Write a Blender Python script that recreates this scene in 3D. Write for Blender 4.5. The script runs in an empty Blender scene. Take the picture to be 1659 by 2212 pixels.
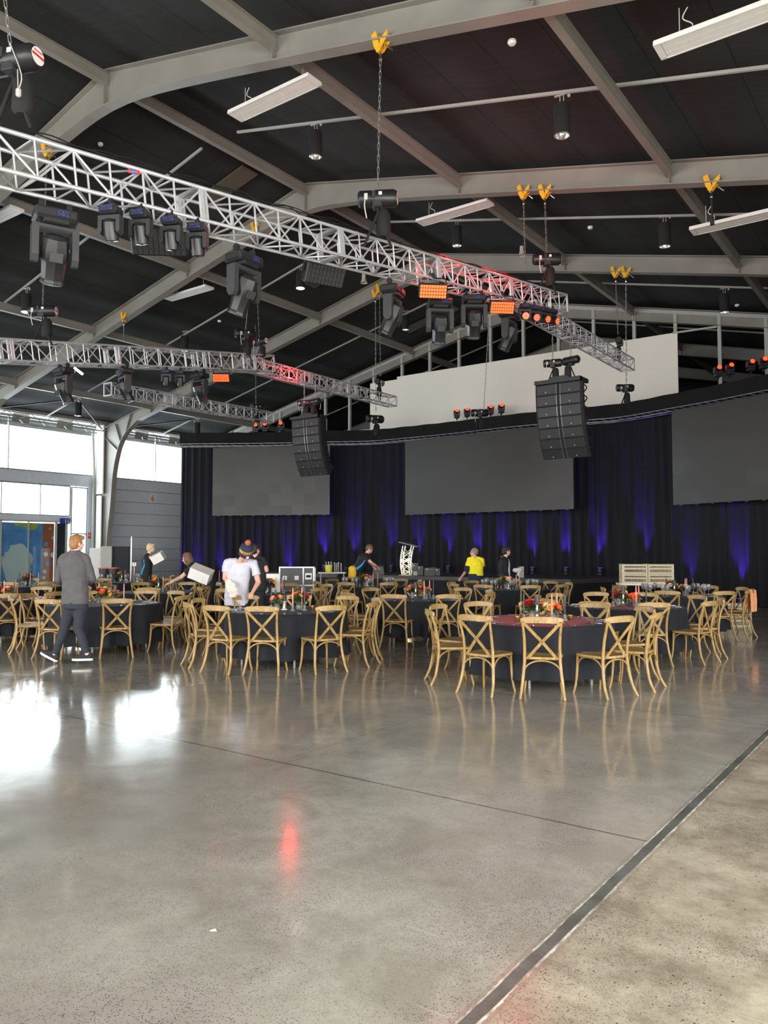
import bpy, bmesh, math, random
from mathutils import Vector, Matrix, noise
R_ = math.radians
random.seed(7)
S = bpy.context.scene
COL = S.collection

# ------------------------------------------------------------------ camera
FPX, YAW, PIT, H = 1694.85, R_(35.98), R_(2.873), 1.62
cd = bpy.data.cameras.new('camera'); cam = bpy.data.objects.new('camera', cd); COL.objects.link(cam)
cd.sensor_fit = 'VERTICAL'; cd.sensor_height = 36.0; cd.lens = FPX / 2212 * 36.0
cd.clip_start = 0.05; cd.clip_end = 300
cam.location = (0, 0, H); cam.rotation_euler = (math.pi / 2 + PIT, 0, YAW)
S.camera = cam

# ------------------------------------------------------------------ world, daylight, exposure
S.view_settings.view_transform = 'Standard'; S.view_settings.look = 'None'
S.view_settings.gamma = 1.0; S.view_settings.exposure = 0.0
S.cycles.use_denoising = True
S.cycles.max_bounces = 7; S.cycles.diffuse_bounces = 4; S.cycles.glossy_bounces = 3
S.cycles.transparent_max_bounces = 12; S.cycles.transmission_bounces = 4
S.cycles.sample_clamp_indirect = 6.0; S.cycles.caustics_reflective = False; S.cycles.caustics_refractive = False
W = bpy.data.worlds.new('sky'); S.world = W; W.use_nodes = True
bg = W.node_tree.nodes['Background']
bg.inputs['Color'].default_value = (0.93, 0.97, 1.0, 1); bg.inputs['Strength'].default_value = 5.0

def area(name, loc, rot, sx, sy, power, color=(1, 1, 1), portal=False):
    l = bpy.data.lights.new(name, 'AREA'); l.shape = 'RECTANGLE'; l.size = sx; l.size_y = sy
    l.energy = power; l.color = color
    if portal: l.cycles.is_portal = True
    o = bpy.data.objects.new(name, l); COL.objects.link(o); o.location = loc; o.rotation_euler = rot
    return o
# daylight through the left glazing; lamps behind and right fill from added, unseen openings
area('daylight_left', (-32.4, 14.0, 5.4), (0, R_(-80), 0), 4.6, 26, 3600, (0.90, 0.96, 1.0))
area('added_daylight_end', (-12.5, -9.6, 3.6), (R_(78), 0, 0), 30, 6.5, 2500, (1.0, 0.95, 0.87))
area('added_daylight_right', (5.6, -0.5, 3.0), (0, R_(82), 0), 5.5, 13, 2700, (1.0, 0.93, 0.83))

# ------------------------------------------------------------------ pixel helpers (used only to derive real positions)
Rv = Vector((math.cos(YAW), math.sin(YAW), 0)); F0 = Vector((-math.sin(YAW), math.cos(YAW), 0)); UZ = Vector((0, 0, 1))
Fv = F0 * math.cos(PIT) + UZ * math.sin(PIT); Uv = UZ * math.cos(PIT) - F0 * math.sin(PIT)
CP = Vector((0, 0, H))
def ray(x, y):
    d = Fv + Rv * ((x - 829.5) / FPX) + Uv * ((1106 - y) / FPX)
    return d / d.dot(F0)
def P(x, y, d): return CP + ray(x, y) * d
def onY(x, y, Y): d = ray(x, y); return CP + d * (Y / d.y)
def onX(x, y, X): d = ray(x, y); return CP + d * (X / d.x)
def onZ(x, y, z): d = ray(x, y); return CP + d * ((z - H) / d.z)

# ------------------------------------------------------------------ materials
def mat(name, col, rough=0.6, metal=0.0, var=0.0, vs=6.0, bump=0.0, bs=60.0, emis=None, es=0.0, spec=None, sheen=0.0, coords='Object'):
    m = bpy.data.materials.new(name); m.use_nodes = True
    nt = m.node_tree; b = nt.nodes['Principled BSDF']
    b.inputs['Base Color'].default_value = (*col, 1); b.inputs['Roughness'].default_value = rough
    b.inputs['Metallic'].default_value = metal
    if spec is not None: b.inputs['Specular IOR Level'].default_value = spec
    if sheen: b.inputs['Sheen Weight'].default_value = sheen
    if emis: b.inputs['Emission Color'].default_value = (*emis, 1); b.inputs['Emission Strength'].default_value = es
    tc = nt.nodes.new('ShaderNodeTexCoord')
    if var > 0:
        n = nt.nodes.new('ShaderNodeTexNoise'); n.inputs['Scale'].default_value = vs; n.inputs['Detail'].default_value = 5
        nt.links.new(tc.outputs[coords], n.inputs['Vector'])
        r = nt.nodes.new('ShaderNodeValToRGB'); e = r.color_ramp.elements
        e[0].position = 0.3; e[1].position = 0.7
        e[0].color = (*[c * (1 - var) for c in col], 1); e[1].color = (*[min(1, c * (1 + var)) for c in col], 1)
        nt.links.new(n.outputs['Fac'], r.inputs['Fac']); nt.links.new(r.outputs['Color'], b.inputs['Base Color'])
    if bump > 0:
        n2 = nt.nodes.new('ShaderNodeTexNoise'); n2.inputs['Scale'].default_value = bs; n2.inputs['Detail'].default_value = 3
        nt.links.new(tc.outputs[coords], n2.inputs['Vector'])
        bp = nt.nodes.new('ShaderNodeBump'); bp.inputs['Strength'].default_value = bump; bp.inputs['Distance'].default_value = 0.01
        nt.links.new(n2.outputs['Fac'], bp.inputs['Height']); nt.links.new(bp.outputs['Normal'], b.inputs['Normal'])
    return m

def math_node(nt, op, a, b=None, c=None):
    n = nt.nodes.new('ShaderNodeMath'); n.operation = op
    for i, v in enumerate((a, b, c)):
        if v is None: continue
        if isinstance(v, (int, float)): n.inputs[i].default_value = v
        else: nt.links.new(v, n.inputs[i])
    return n.outputs[0]
def mix_node(nt, fac, a, b):
    n = nt.nodes.new('ShaderNodeMix'); n.data_type = 'RGBA'
    for i, v in ((0, fac), (6, a), (7, b)):
        if isinstance(v, (int, float)): n.inputs[i].default_value = v
        elif isinstance(v, tuple): n.inputs[i].default_value = (*v, 1) if len(v) == 3 else v
        else: nt.links.new(v, n.inputs[i])
    return n.outputs[2]
def ramp(nt, inp, p0, p1, c0=(0, 0, 0), c1=(1, 1, 1)):
    r = nt.nodes.new('ShaderNodeValToRGB'); e = r.color_ramp.elements
    e[0].position = p0; e[1].position = p1; e[0].color = (*c0, 1); e[1].color = (*c1, 1)
    nt.links.new(inp, r.inputs['Fac']); return r.outputs['Color']

def floor_material():
    m = bpy.data.materials.new('polished_concrete'); m.use_nodes = True
    nt = m.node_tree; b = nt.nodes['Principled BSDF']
    g = nt.nodes.new('ShaderNodeNewGeometry'); sep = nt.nodes.new('ShaderNodeSeparateXYZ')
    nt.links.new(g.outputs['Position'], sep.inputs[0]); X, Y = sep.outputs[0], sep.outputs[1]; pos = g.outputs['Position']
    def N(scale, detail=5, rough=0.55, dist=0.0):
        n = nt.nodes.new('ShaderNodeTexNoise'); n.inputs['Scale'].default_value = scale; n.inputs['Detail'].default_value = detail
        n.inputs['Roughness'].default_value = rough; n.inputs['Distortion'].default_value = dist
        nt.links.new(pos, n.inputs['Vector']); return n.outputs['Fac']
    big = N(0.55, 4); mid = N(2.2, 6, 0.6, 0.4); fine = N(30, 4, 0.7)
    side = ramp(nt, math_node(nt, 'ADD', math_node(nt, 'MULTIPLY', X, 1.0), 1.89), 0.5, 0.501)   # 1 right of the strip
    base = mix_node(nt, ramp(nt, mid, 0.36, 0.64), (0.255, 0.240, 0.200), (0.400, 0.385, 0.335))
    base = mix_node(nt, ramp(nt, big, 0.42, 0.62), base, mix_node(nt, 0.55, base, (0.27, 0.235, 0.20)))
    baseR = mix_node(nt, ramp(nt, N(2.6, 9, 0.72, 0.1), 0.36, 0.64), (0.200, 0.165, 0.115), (0.45, 0.405, 0.305))
    base = mix_node(nt, side, base, baseR)
    base = mix_node(nt, math_node(nt, 'MULTIPLY', ramp(nt, fine, 0.35, 0.7), 0.30), base, (0.20, 0.195, 0.175))
    # exposed aggregate specks
    v = nt.nodes.new('ShaderNodeTexVoronoi'); v.inputs['Scale'].default_value = 112; v.inputs['Randomness'].default_value = 1
    nt.links.new(pos, v.inputs['Vector'])
    spk = ramp(nt, v.outputs['Distance'], 0.24, 0.40, (1, 1, 1), (0, 0, 0))
    patch = ramp(nt, N(1.1, 5, 0.6), 0.42, 0.62)
    colr = nt.nodes.new('ShaderNodeSeparateColor'); nt.links.new(v.outputs['Color'], colr.inputs[0])
    pick = ramp(nt, colr.outputs[0], 0.30, 0.45)
    spk = math_node(nt, 'MULTIPLY', math_node(nt, 'MULTIPLY', spk, pick), math_node(nt, 'ADD', math_node(nt, 'MULTIPLY', patch, 0.85), 0.22))
    base = mix_node(nt, math_node(nt, 'MULTIPLY', patch, 0.22), base, (0.16, 0.155, 0.14))
    base = mix_node(nt, spk, base, (0.050, 0.046, 0.042))
    v2 = nt.nodes.new('ShaderNodeTexVoronoi'); v2.inputs['Scale'].default_value = 33
    nt.links.new(pos, v2.inputs['Vector'])
    c2 = nt.nodes.new('ShaderNodeSeparateColor'); nt.links.new(v2.outputs['Color'], c2.inputs[0])
    sp2 = math_node(nt, 'MULTIPLY', math_node(nt, 'MULTIPLY', ramp(nt, v2.outputs['Distance'], 0.12, 0.2, (1, 1, 1), (0, 0, 0)), ramp(nt, c2.outputs[1], 0.72, 0.74)), math_node(nt, 'ADD', math_node(nt, 'MULTIPLY', side, 0.6), 0.25))
    base = mix_node(nt, sp2, base, (0.05, 0.04, 0.032))
    # scratches: thin stretched noise
    mp = nt.nodes.new('ShaderNodeMapping'); mp.inputs['Scale'].default_value = (0.8, 26, 1); mp.inputs['Rotation'].default_value = (0, 0, 0.5)
    nt.links.new(pos, mp.inputs['Vector'])
    ns = nt.nodes.new('ShaderNodeTexNoise'); ns.inputs['Scale'].default_value = 1.3; ns.inputs['Detail'].default_value = 3
    nt.links.new(mp.outputs[0], ns.inputs['Vector'])
    scr = math_node(nt, 'MULTIPLY', ramp(nt, ns.outputs['Fac'], 0.695, 0.72), 0.35)
    base = mix_node(nt, scr, base, (0.52, 0.50, 0.46))
    # saw-cut joints
    wob = math_node(nt, 'MULTIPLY', math_node(nt, 'SUBTRACT', N(1.5, 2), 0.5), 0.02)
    def line(coord, at, w, lim=None):
        d = math_node(nt, 'ABSOLUTE', math_node(nt, 'SUBTRACT', math_node(nt, 'ADD', coord, wob), at))
        r = math_node(nt, 'LESS_THAN', d, w)
        return math_node(nt, 'MULTIPLY', r, lim) if lim is not None else r
    left = math_node(nt, 'LESS_THAN', X, -1.39)
    far = math_node(nt, 'GREATER_THAN', Y, 4.49)
    j = line(Y, 4.49, 0.0095, left)
    for at in (8.1, 11.7, 15.3, 18.9): j = math_node(nt, 'MAXIMUM', j, line(Y, at, 0.007, left))
    for at in (-4.27, -9.9, -15.5): j = math_node(nt, 'MAXIMUM', j, math_node(nt, 'MULTIPLY', line(X, at, 0.005, far), 0.45))
    base = mix_node(nt, math_node(nt, 'MULTIPLY', j, 0.85), base, (0.085, 0.060, 0.045))
    # ragged pale edges of the filled expansion strip
    rag = math_node(nt, 'MULTIPLY', math_node(nt, 'SUBTRACT', N(14, 6, 0.7), 0.5), 0.035)
    ds = math_node(nt, 'ABSOLUTE', math_node(nt, 'ADD', math_node(nt, 'ADD', X, 1.40), rag))
    edge = math_node(nt, 'MULTIPLY', math_node(nt, 'LESS_THAN', ds, 0.036), math_node(nt, 'ADD', math_node(nt, 'MULTIPLY', ramp(nt, N(9, 6), 0.42, 0.62), 0.8), 0.08))
    stain = math_node(nt, 'MULTIPLY', math_node(nt, 'LESS_THAN', ds, 0.055), 0.35)
    base = mix_node(nt, stain, base, (0.17, 0.13, 0.10))
    base = mix_node(nt, edge, base, (0.62, 0.60, 0.55))
    nt.links.new(base, b.inputs['Base Color'])
    rg = math_node(nt, 'ADD', math_node(nt, 'MULTIPLY', ramp(nt, N(1.6, 6, 0.65, 0.5), 0.3, 0.7), 0.12), 0.065)
    rg = math_node(nt, 'ADD', rg, math_node(nt, 'MULTIPLY', side, 0.10))
    rg = math_node(nt, 'ADD', rg, math_node(nt, 'MULTIPLY', spk, 0.2))
    nt.links.new(rg, b.inputs['Roughness'])
    b.inputs['Specular IOR Level'].default_value = 0.62
    bp = nt.nodes.new('ShaderNodeBump'); bp.inputs['Strength'].default_value = 0.05; bp.inputs['Distance'].default_value = 0.01
    nt.links.new(N(5, 3), bp.inputs['Height']); nt.links.new(bp.outputs['Normal'], b.inputs['Normal'])
    return m

def seamed_roof_material():
    m = mat('black_insulation', (0.012, 0.013, 0.014), 0.92)
    nt = m.node_tree; b = nt.nodes['Principled BSDF']
    g = nt.nodes.new('ShaderNodeNewGeometry'); sep = nt.nodes.new('ShaderNodeSeparateXYZ'); nt.links.new(g.outputs['Position'], sep.inputs[0])
    X, Y = sep.outputs[0], sep.outputs[1]
    n = nt.nodes.new('ShaderNodeTexNoise'); n.inputs['Scale'].default_value = 0.8; n.inputs['Detail'].default_value = 5; nt.links.new(g.outputs['Position'], n.inputs['Vector'])
    base = ramp(nt, n.outputs['Fac'], 0.3, 0.7, (0.009, 0.010, 0.011), (0.019, 0.020, 0.021))
    fx = math_node(nt, 'FRACT', math_node(nt, 'MULTIPLY', math_node(nt, 'ADD', X, 60.0), 1 / 1.163))
    seam = math_node(nt, 'LESS_THAN', math_node(nt, 'ABSOLUTE', math_node(nt, 'SUBTRACT', fx, 0.5)), 0.012)
    cell = math_node(nt, 'FLOOR', math_node(nt, 'MULTIPLY', math_node(nt, 'ADD', X, 60.0), 1 / 1.163))
    wn = nt.nodes.new('ShaderNodeTexWhiteNoise'); wn.noise_dimensions = '1D'; nt.links.new(cell, wn.inputs['W'])
    base = mix_node(nt, math_node(nt, 'MULTIPLY', wn.outputs['Value'], 0.35), base, (0.030, 0.031, 0.031))
    # fine mesh stitching
    mx = math_node(nt, 'LESS_THAN', math_node(nt, 'FRACT', math_node(nt, 'ADD', math_node(nt, 'MULTIPLY', Y, 5.0), math_node(nt, 'MULTIPLY', n.outputs['Fac'], 3.0))), 0.09)
    base = mix_node(nt, math_node(nt, 'MULTIPLY', mx, 0.22), base, (0.05, 0.052, 0.052))
    base = mix_node(nt, seam, base, (0.003, 0.003, 0.003))
    nt.links.new(base, b.inputs['Base Color'])
    return m

def glass_pane_material():
    m = bpy.data.materials.new('window_glass'); m.use_nodes = True; nt = m.node_tree
    nt.nodes.remove(nt.nodes['Principled BSDF']); out = nt.nodes['Material Output']
    t = nt.nodes.new('ShaderNodeBsdfTransparent'); t.inputs[0].default_value = (0.93, 0.96, 0.96, 1)
    gl = nt.nodes.new('ShaderNodeBsdfGlossy'); gl.inputs['Roughness'].default_value = 0.05
    mx = nt.nodes.new('ShaderNodeMixShader'); mx.inputs[0].default_value = 0.07
    nt.links.new(t.outputs[0], mx.inputs[1]); nt.links.new(gl.outputs[0], mx.inputs[2]); nt.links.new(mx.outputs[0], out.inputs[0])
    return m

M = {}
M['floor'] = floor_material()
M['roof'] = seamed_roof_material()
M['pane'] = glass_pane_material()
M['beam'] = mat('grey_beam_paint', (0.245, 0.233, 0.208), 0.5, 0, 0.10, 1.5)
M['beam_lt'] = mat('pale_steel_post', (0.42, 0.42, 0.40), 0.5, 0, 0.05)
M['wall'] = mat('grey_cladding', (0.60, 0.64, 0.70), 0.6, 0, 0.05)  # lightness lifted to put window glare into the base colour
M['dark_wall'] = mat('dark_end_wall', (0.03, 0.03, 0.032), 0.8, 0, 0.1)
M['pier'] = mat('pale_pier', (0.36, 0.37, 0.35), 0.6, 0, 0.05)
M['alu'] = mat('truss_aluminium', (0.66, 0.66, 0.68), 0.38, 0.5, 0.08, 12)
M['alu_d'] = mat('window_frame_metal', (0.30, 0.31, 0.30), 0.5, 0.3)
M['steel'] = mat('bright_steel', (0.6, 0.6, 0.6), 0.2, 1.0)
M['chain'] = mat('chain_steel', (0.32, 0.32, 0.30), 0.4, 0.8)
M['yellow'] = mat('yellow_clamp_paint', (0.80, 0.42, 0.02), 0.45, 0, 0.12, 30)
M['black'] = mat('black_housing', (0.016, 0.016, 0.018), 0.38, 0, 0.15, 20)
M['blackm'] = mat('matt_black', (0.010, 0.010, 0.011), 0.8, 0, 0.2, 20)
M['dgrey'] = mat('dark_grey_plastic', (0.034, 0.035, 0.038), 0.42, 0, 0.1, 20)
M['lens'] = mat('dark_lens_glass', (0.02, 0.02, 0.025), 0.08, 0.0, spec=0.9)
M['white'] = mat('white_enamel', (0.74, 0.73, 0.70), 0.5, 0, 0.04)
M['horn'] = mat('grey_horn', (0.45, 0.44, 0.40), 0.6)
M['banner'] = mat('cream_banner', (0.88, 0.84, 0.76), 0.75, 0, 0.02, 0.6)
M['drape'] = mat('black_drape', (0.0045, 0.005, 0.008), 0.9, 0, 0.25, 3, 0.1, 200, sheen=0.04)
M['drape_b'] = mat('black_border_cloth', (0.004, 0.004, 0.005), 0.95, 0, 0.2, 3)
M['stage'] = mat('stage_deck', (0.055, 0.050, 0.045), 0.5, 0, 0.15, 3)
M['skirt'] = mat('stage_skirt', (0.010, 0.010, 0.012), 0.9, 0, 0.2)
M['cloth'] = mat('black_tablecloth', (0.011, 0.012, 0.016), 0.8, 0, 0.08, 2, 0.15, 250, spec=0.25, sheen=0.03)
M['red_led'] = mat('red_led_lens', (0.8, 0.05, 0.02), 0.3, emis=(1.0, 0.02, 0.01), es=2.5)
M['orange_led'] = mat('orange_led_lens', (0.9, 0.2, 0.05), 0.3, emis=(1.0, 0.055, 0.012), es=1.8)
M['amber_led'] = mat('amber_bead', (1, 0.5, 0.1), 0.3, emis=(1.0, 0.10, 0.015), es=2.6)
M['lamp_on'] = mat('lit_reflector', (0.9, 0.9, 0.8), 0.2, emis=(1.0, 0.95, 0.82), es=4.0)
M['lamp_dim'] = mat('lamp_reflector', (0.75, 0.76, 0.74), 0.18, 0.9)
M['tube_on'] = mat('lit_tube', (1, 1, 1), 0.3, emis=(0.95, 0.93, 1.0), es=6.0)
M['blue_chip'] = mat('blue_control_panel', (0.03, 0.035, 0.09), 0.3, 0, 0.9, 60)
M['red_tape'] = mat('red_label', (0.6, 0.03, 0.03), 0.5)
M['cable'] = mat('pale_cable', (0.55, 0.54, 0.50), 0.5)
M['bcable'] = mat('black_cable', (0.012, 0.012, 0.012), 0.5)
M['green_hoist'] = mat('green_grey_housing', (0.05, 0.10, 0.085), 0.45, 0, 0.3, 20)

def wood_material():
    m = mat('limed_oak', (0.42, 0.25, 0.085), 0.42)
    nt = m.node_tree; b = nt.nodes['Principled BSDF']
    tc = nt.nodes.new('ShaderNodeTexCoord'); mp = nt.nodes.new('ShaderNodeMapping'); mp.inputs['Scale'].default_value = (14, 14, 2.2)
    nt.links.new(tc.outputs['Object'], mp.inputs[0])
    n = nt.nodes.new('ShaderNodeTexNoise'); n.inputs['Scale'].default_value = 3; n.inputs['Detail'].default_value = 6; n.inputs['Distortion'].default_value = 0.6
    nt.links.new(mp.outputs[0], n.inputs['Vector'])
    oi = nt.nodes.new('ShaderNodeObjectInfo')
    c = ramp(nt, n.outputs['Fac'], 0.3, 0.72, (0.20, 0.118, 0.034), (0.43, 0.285, 0.098))
    c = mix_node(nt, math_node(nt, 'MULTIPLY', oi.outputs['Random'], 0.25), c, (0.26, 0.165, 0.055))
    nt.links.new(c, b.inputs['Base Color'])
    return m
M['wood'] = wood_material()

# ------------------------------------------------------------------ mesh builder
class MB:
    def __init__(s): s.v = []; s.f = []; s.mi = []; s.m = 0
    def add(s, vs, fs, T=None):
        o = len(s.v)
        s.v += [tuple(T @ Vector(v)) if T is not None else tuple(v) for v in vs]
        s.f += [tuple(i + o for i in f) for f in fs]; s.mi += [s.m] * len(fs)
        return s
    def box(s, c, size, T=None, bev=0.0):
        x, y, z = c; a, b, d = size[0] / 2, size[1] / 2, size[2] / 2
        if bev > 0:
            # chamfered box
            k = min(bev, a * .9, b * .9, d * .9); vs = []; idx = {}
            for sx in (-1, 1):
                for sy in (-1, 1):
                    for sz in (-1, 1):
                        for ax in range(3):
                            p = [sx * (a - k), sy * (b - k), sz * (d - k)]; p[ax] = (sx, sy, sz)[ax] * (a, b, d)[ax]
                            idx[(sx, sy, sz, ax)] = len(vs); vs.append((x + p[0], y + p[1], z + p[2]))
            fs = []
            for ax in range(3):
                u, w = (ax + 1) % 3, (ax + 2) % 3
                for sg in (-1, 1):
                    q = []
                    for su, sw in ((-1, -1), (1, -1), (1, 1), (-1, 1)):
                        k3 = [0, 0, 0]; k3[ax] = sg; k3[u] = su; k3[w] = sw; q.append(idx[(*k3, ax)])
                    fs.append(tuple(q if sg > 0 else q[::-1]))
            for ax in range(3):
                u, w = (ax + 1) % 3, (ax + 2) % 3
                for su in (-1, 1):
                    for sw in (-1, 1):
                        k0 = [0, 0, 0]; k0[u] = su; k0[w] = sw; k1 = list(k0); k0[ax] = -1; k1[ax] = 1
                        q = [idx[(*k0, u)], idx[(*k1, u)], idx[(*k1, w)], idx[(*k0, w)]]
                        fs.append(tuple(q if su * sw < 0 else q[::-1]))
            for sx in (-1, 1):
                for sy in (-1, 1):
                    for sz in (-1, 1):
                        q = [idx[(sx, sy, sz, 0)], idx[(sx, sy, sz, 1)], idx[(sx, sy, sz, 2)]]
                        fs.append(tuple(q if sx * sy * sz > 0 else q[::-1]))
            return s.add(vs, fs, T)
        vs = [(x + i * a, y + j * b, z + k * d) for i in (-1, 1) for j in (-1, 1) for k in (-1, 1)]
        return s.add(vs, [(0, 1, 3, 2), (4, 6, 7, 5), (0, 4, 5, 1), (2, 3, 7, 6), (0, 2, 6, 4), (1, 5, 7, 3)], T)
    def tube(s, pts, r, n=8, T=None, cap=True, flat=1.0):
        pts = [Vector(p) for p in pts]; rs = r if isinstance(r, (list, tuple)) else [r] * len(pts)
        vs = []; fs = []; N0 = None
        for i, p in enumerate(pts):
            t = (pts[min(i + 1, len(pts) - 1)] - pts[max(i - 1, 0)])
            if t.length < 1e-9: t = Vector((0, 0, 1))
            t.normalize()
            if N0 is None:
                N0 = t.orthogonal().normalized() if abs(t.z) < 0.9 else (Vector((1, 0, 0)) - t * t.x).normalized()
            else: N0 = (N0 - t * N0.dot(t)).normalized()
            B = t.cross(N0)
            for k in range(n):
                a = 2 * math.pi * k / n
                vs.append(p + (N0 * math.cos(a) + B * math.sin(a) * flat) * rs[i])
        for i in range(len(pts) - 1):
            for k in range(n):
                fs.append((i * n + k, i * n + (k + 1) % n, (i + 1) * n + (k + 1) % n, (i + 1) * n + k))
        if cap:
            fs.append(tuple(range(n))[::-1]); fs.append(tuple((len(pts) - 1) * n + k for k in range(n)))
        return s.add(vs, fs, T)
    def bar(s, a, b, w, h, T=None, up=(0, 0, 1)):
        a = Vector(a); b = Vector(b); t = (b - a).normalized(); u = Vector(up)
        sd = t.cross(u)
        if sd.length < 1e-4: sd = t.cross(Vector((1, 0, 0)))
        sd.normalize(); u = sd.cross(t)
        vs = [p + sd * (i * w / 2) + u * (j * h / 2) for p in (a, b) for i, j in ((-1, -1), (1, -1), (1, 1), (-1, 1))]
        return s.add(vs, [(0, 1, 2, 3)[::-1], (4, 5, 6, 7)] + [(k, (k + 1) % 4, 4 + (k + 1) % 4, 4 + k) for k in range(4)], T)
    def lathe(s, prof, n=24, T=None, cap=True):
        vs = [(r * math.cos(2 * math.pi * k / n), r * math.sin(2 * math.pi * k / n), z) for r, z in prof for k in range(n)]
        fs = [(i * n + k, i * n + (k + 1) % n, (i + 1) * n + (k + 1) % n, (i + 1) * n + k) for i in range(len(prof) - 1) for k in range(n)]
        if cap:
            if prof[0][0] > 1e-6: fs.append(tuple(range(n))[::-1])
            if prof[-1][0] > 1e-6: fs.append(tuple((len(prof) - 1) * n + k for k in range(n)))
        return s.add(vs, fs, T)
    def ball(s, c, r, T=None, nu=12, nv=8):
        rx, ry, rz = r if isinstance(r, (list, tuple)) else (r, r, r)
        vs = [(c[0], c[1], c[2] - rz)]
        for i in range(1, nv):
            a = -math.pi / 2 + math.pi * i / nv
            for k in range(nu):
                b = 2 * math.pi * k / nu
                vs.append((c[0] + rx * math.cos(a) * math.cos(b), c[1] + ry * math.cos(a) * math.sin(b), c[2] + rz * math.sin(a)))
        vs.append((c[0], c[1], c[2] + rz)); L = len(vs) - 1
        fs = [(0, 1 + (k + 1) % nu, 1 + k) for k in range(nu)]
        for i in range(nv - 2):
            for k in range(nu):
                fs.append((1 + i * nu + k, 1 + i * nu + (k + 1) % nu, 1 + (i + 1) * nu + (k + 1) % nu, 1 + (i + 1) * nu + k))
        o = 1 + (nv - 2) * nu
        fs += [(o + k, o + (k + 1) % nu, L) for k in range(nu)]
        return s.add(vs, fs, T)
    def prism(s, poly, z0, z1, T=None):
        n = len(poly)
        vs = [(x, y, z0) for x, y in poly] + [(x, y, z1) for x, y in poly]
        return s.add(vs, [tuple(range(n))[::-1], tuple(range(n, 2 * n))] + [(k, (k + 1) % n, n + (k + 1) % n, n + k) for k in range(n)], T)
    def mesh(s, name, mats, smooth=0):
        me = bpy.data.meshes.new(name); me.from_pydata(s.v, [], s.f)
        for m in (mats if isinstance(mats, (list, tuple)) else [mats]): me.materials.append(m)
        if max(s.mi, default=0) > 0: me.polygons.foreach_set('material_index', s.mi)
        if smooth:
            me.polygons.foreach_set('use_smooth', [True] * len(me.polygons))
            me.set_sharp_from_angle(angle=R_(smooth))
        me.update(); return me
    def build(s, name, mats, parent=None, smooth=0, **props):
        o = bpy.data.objects.new(name, s.mesh(name, mats, smooth)); COL.objects.link(o)
        if parent is not None: o.parent = parent
        for k, v in props.items(): o[k] = v
        return o

def crom(pts, n=5):
    pts = [Vector(p) for p in pts]; out = []
    for i in range(len(pts) - 1):
        p0 = pts[max(i - 1, 0)]; p1 = pts[i]; p2 = pts[i + 1]; p3 = pts[min(i + 2, len(pts) - 1)]
        for k in range(n):
            t = k / n
            out.append(0.5 * ((2 * p1) + (p2 - p0) * t + (2 * p0 - 5 * p1 + 4 * p2 - p3) * t * t + (3 * p1 - p0 - 3 * p2 + p3) * t ** 3))
    out.append(pts[-1]); return out

def tag(o, label, cat, group=None, kind=None):
    o['label'] = label; o['category'] = cat
    if group: o['group'] = group
    if kind: o['kind'] = kind
    return o
def thing(name, label, cat, loc=(0, 0, 0), rz=0.0, group=None):
    o = bpy.data.objects.new(name, None); COL.objects.link(o); o.empty_display_size = 0.1
    o.location = loc; o.rotation_euler = (0, 0, rz)
    return tag(o, label, cat, group)
def struct(o): o['kind'] = 'structure'; return o
def dup(root, loc=None, rz=None, label=None, group=None, rot=None, scale=None):
    r = root.copy(); COL.objects.link(r)
    def rec(a, b):
        for ch in a.children:
            c = ch.copy(); COL.objects.link(c); c.parent = b; rec(ch, c)
    rec(root, r)
    if loc is not None: r.location = loc
    if rz is not None: r.rotation_euler = (0, 0, rz)
    if rot is not None: r.rotation_euler = rot
    if scale is not None: r.scale = (scale,) * 3
    if label: r['label'] = label
    if group: r['group'] = group
    return r
class Proto:
    """first use moves the thing itself, later uses copy it"""
    def __init__(s, root): s.root = root; s.used = False
    def place(s, **k):
        if not s.used:
            s.used = True; r = s.root
            if k.get('loc') is not None: r.location = k['loc']
            if k.get('rz') is not None: r.rotation_euler = (0, 0, k['rz'])
            if k.get('rot') is not None: r.rotation_euler = k['rot']
            if k.get('scale') is not None: r.scale = (k['scale'],) * 3
            if k.get('label'): r['label'] = k['label']
            if k.get('group'): r['group'] = k['group']
            return r
        return dup(s.root, **k)

# ================================================================== STRUCTURE
XA, ZA, TS = -13.5, 11.25, 0.2335            # ridge line, height of the rafter top, roof slope
XL, XR = -31.6, 4.6
def zt(x): return ZA - TS * abs(x - XA)
def wallbox(name, x0, x1, y0, y1, z0, z1, m='wall', parent=None):
    mb = MB(); mb.box(((x0 + x1) / 2, (y0 + y1) / 2, (z0 + z1) / 2), (x1 - x0, y1 - y0, z1 - z0))
    return struct(mb.build(name, M[m], parent))
# floor
mb = MB(); mb.add([(-40, -16, 0), (14, -16, 0), (14, 46, 0), (-40, 46, 0)], [(0, 1, 2, 3)]); struct(mb.build('floor', M['floor']))
# filled expansion strip
M['strip'] = mat('grey_joint_filler', (0.085, 0.095, 0.085), 0.28, 0, 0.35, 6, 0.2, 40)
mb = MB(); n = 120; ya, yb = 0.8, 24.0
vs = []; fs = []
for i in range(n + 1):
    y = ya + (yb - ya) * (i / n) ** 1.6
    for sx in (-1, 1):
        vs.append((-1.40 + sx * (0.025 + 0.005 * noise.noise(Vector((y * 4, sx * 9, 0)))), y, 0.0015))
for i in range(n): fs.append((2 * i, 2 * i + 1, 2 * i + 3, 2 * i + 2))
mb.add(vs, fs); struct(mb.build('trim_1', M['strip']))
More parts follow.
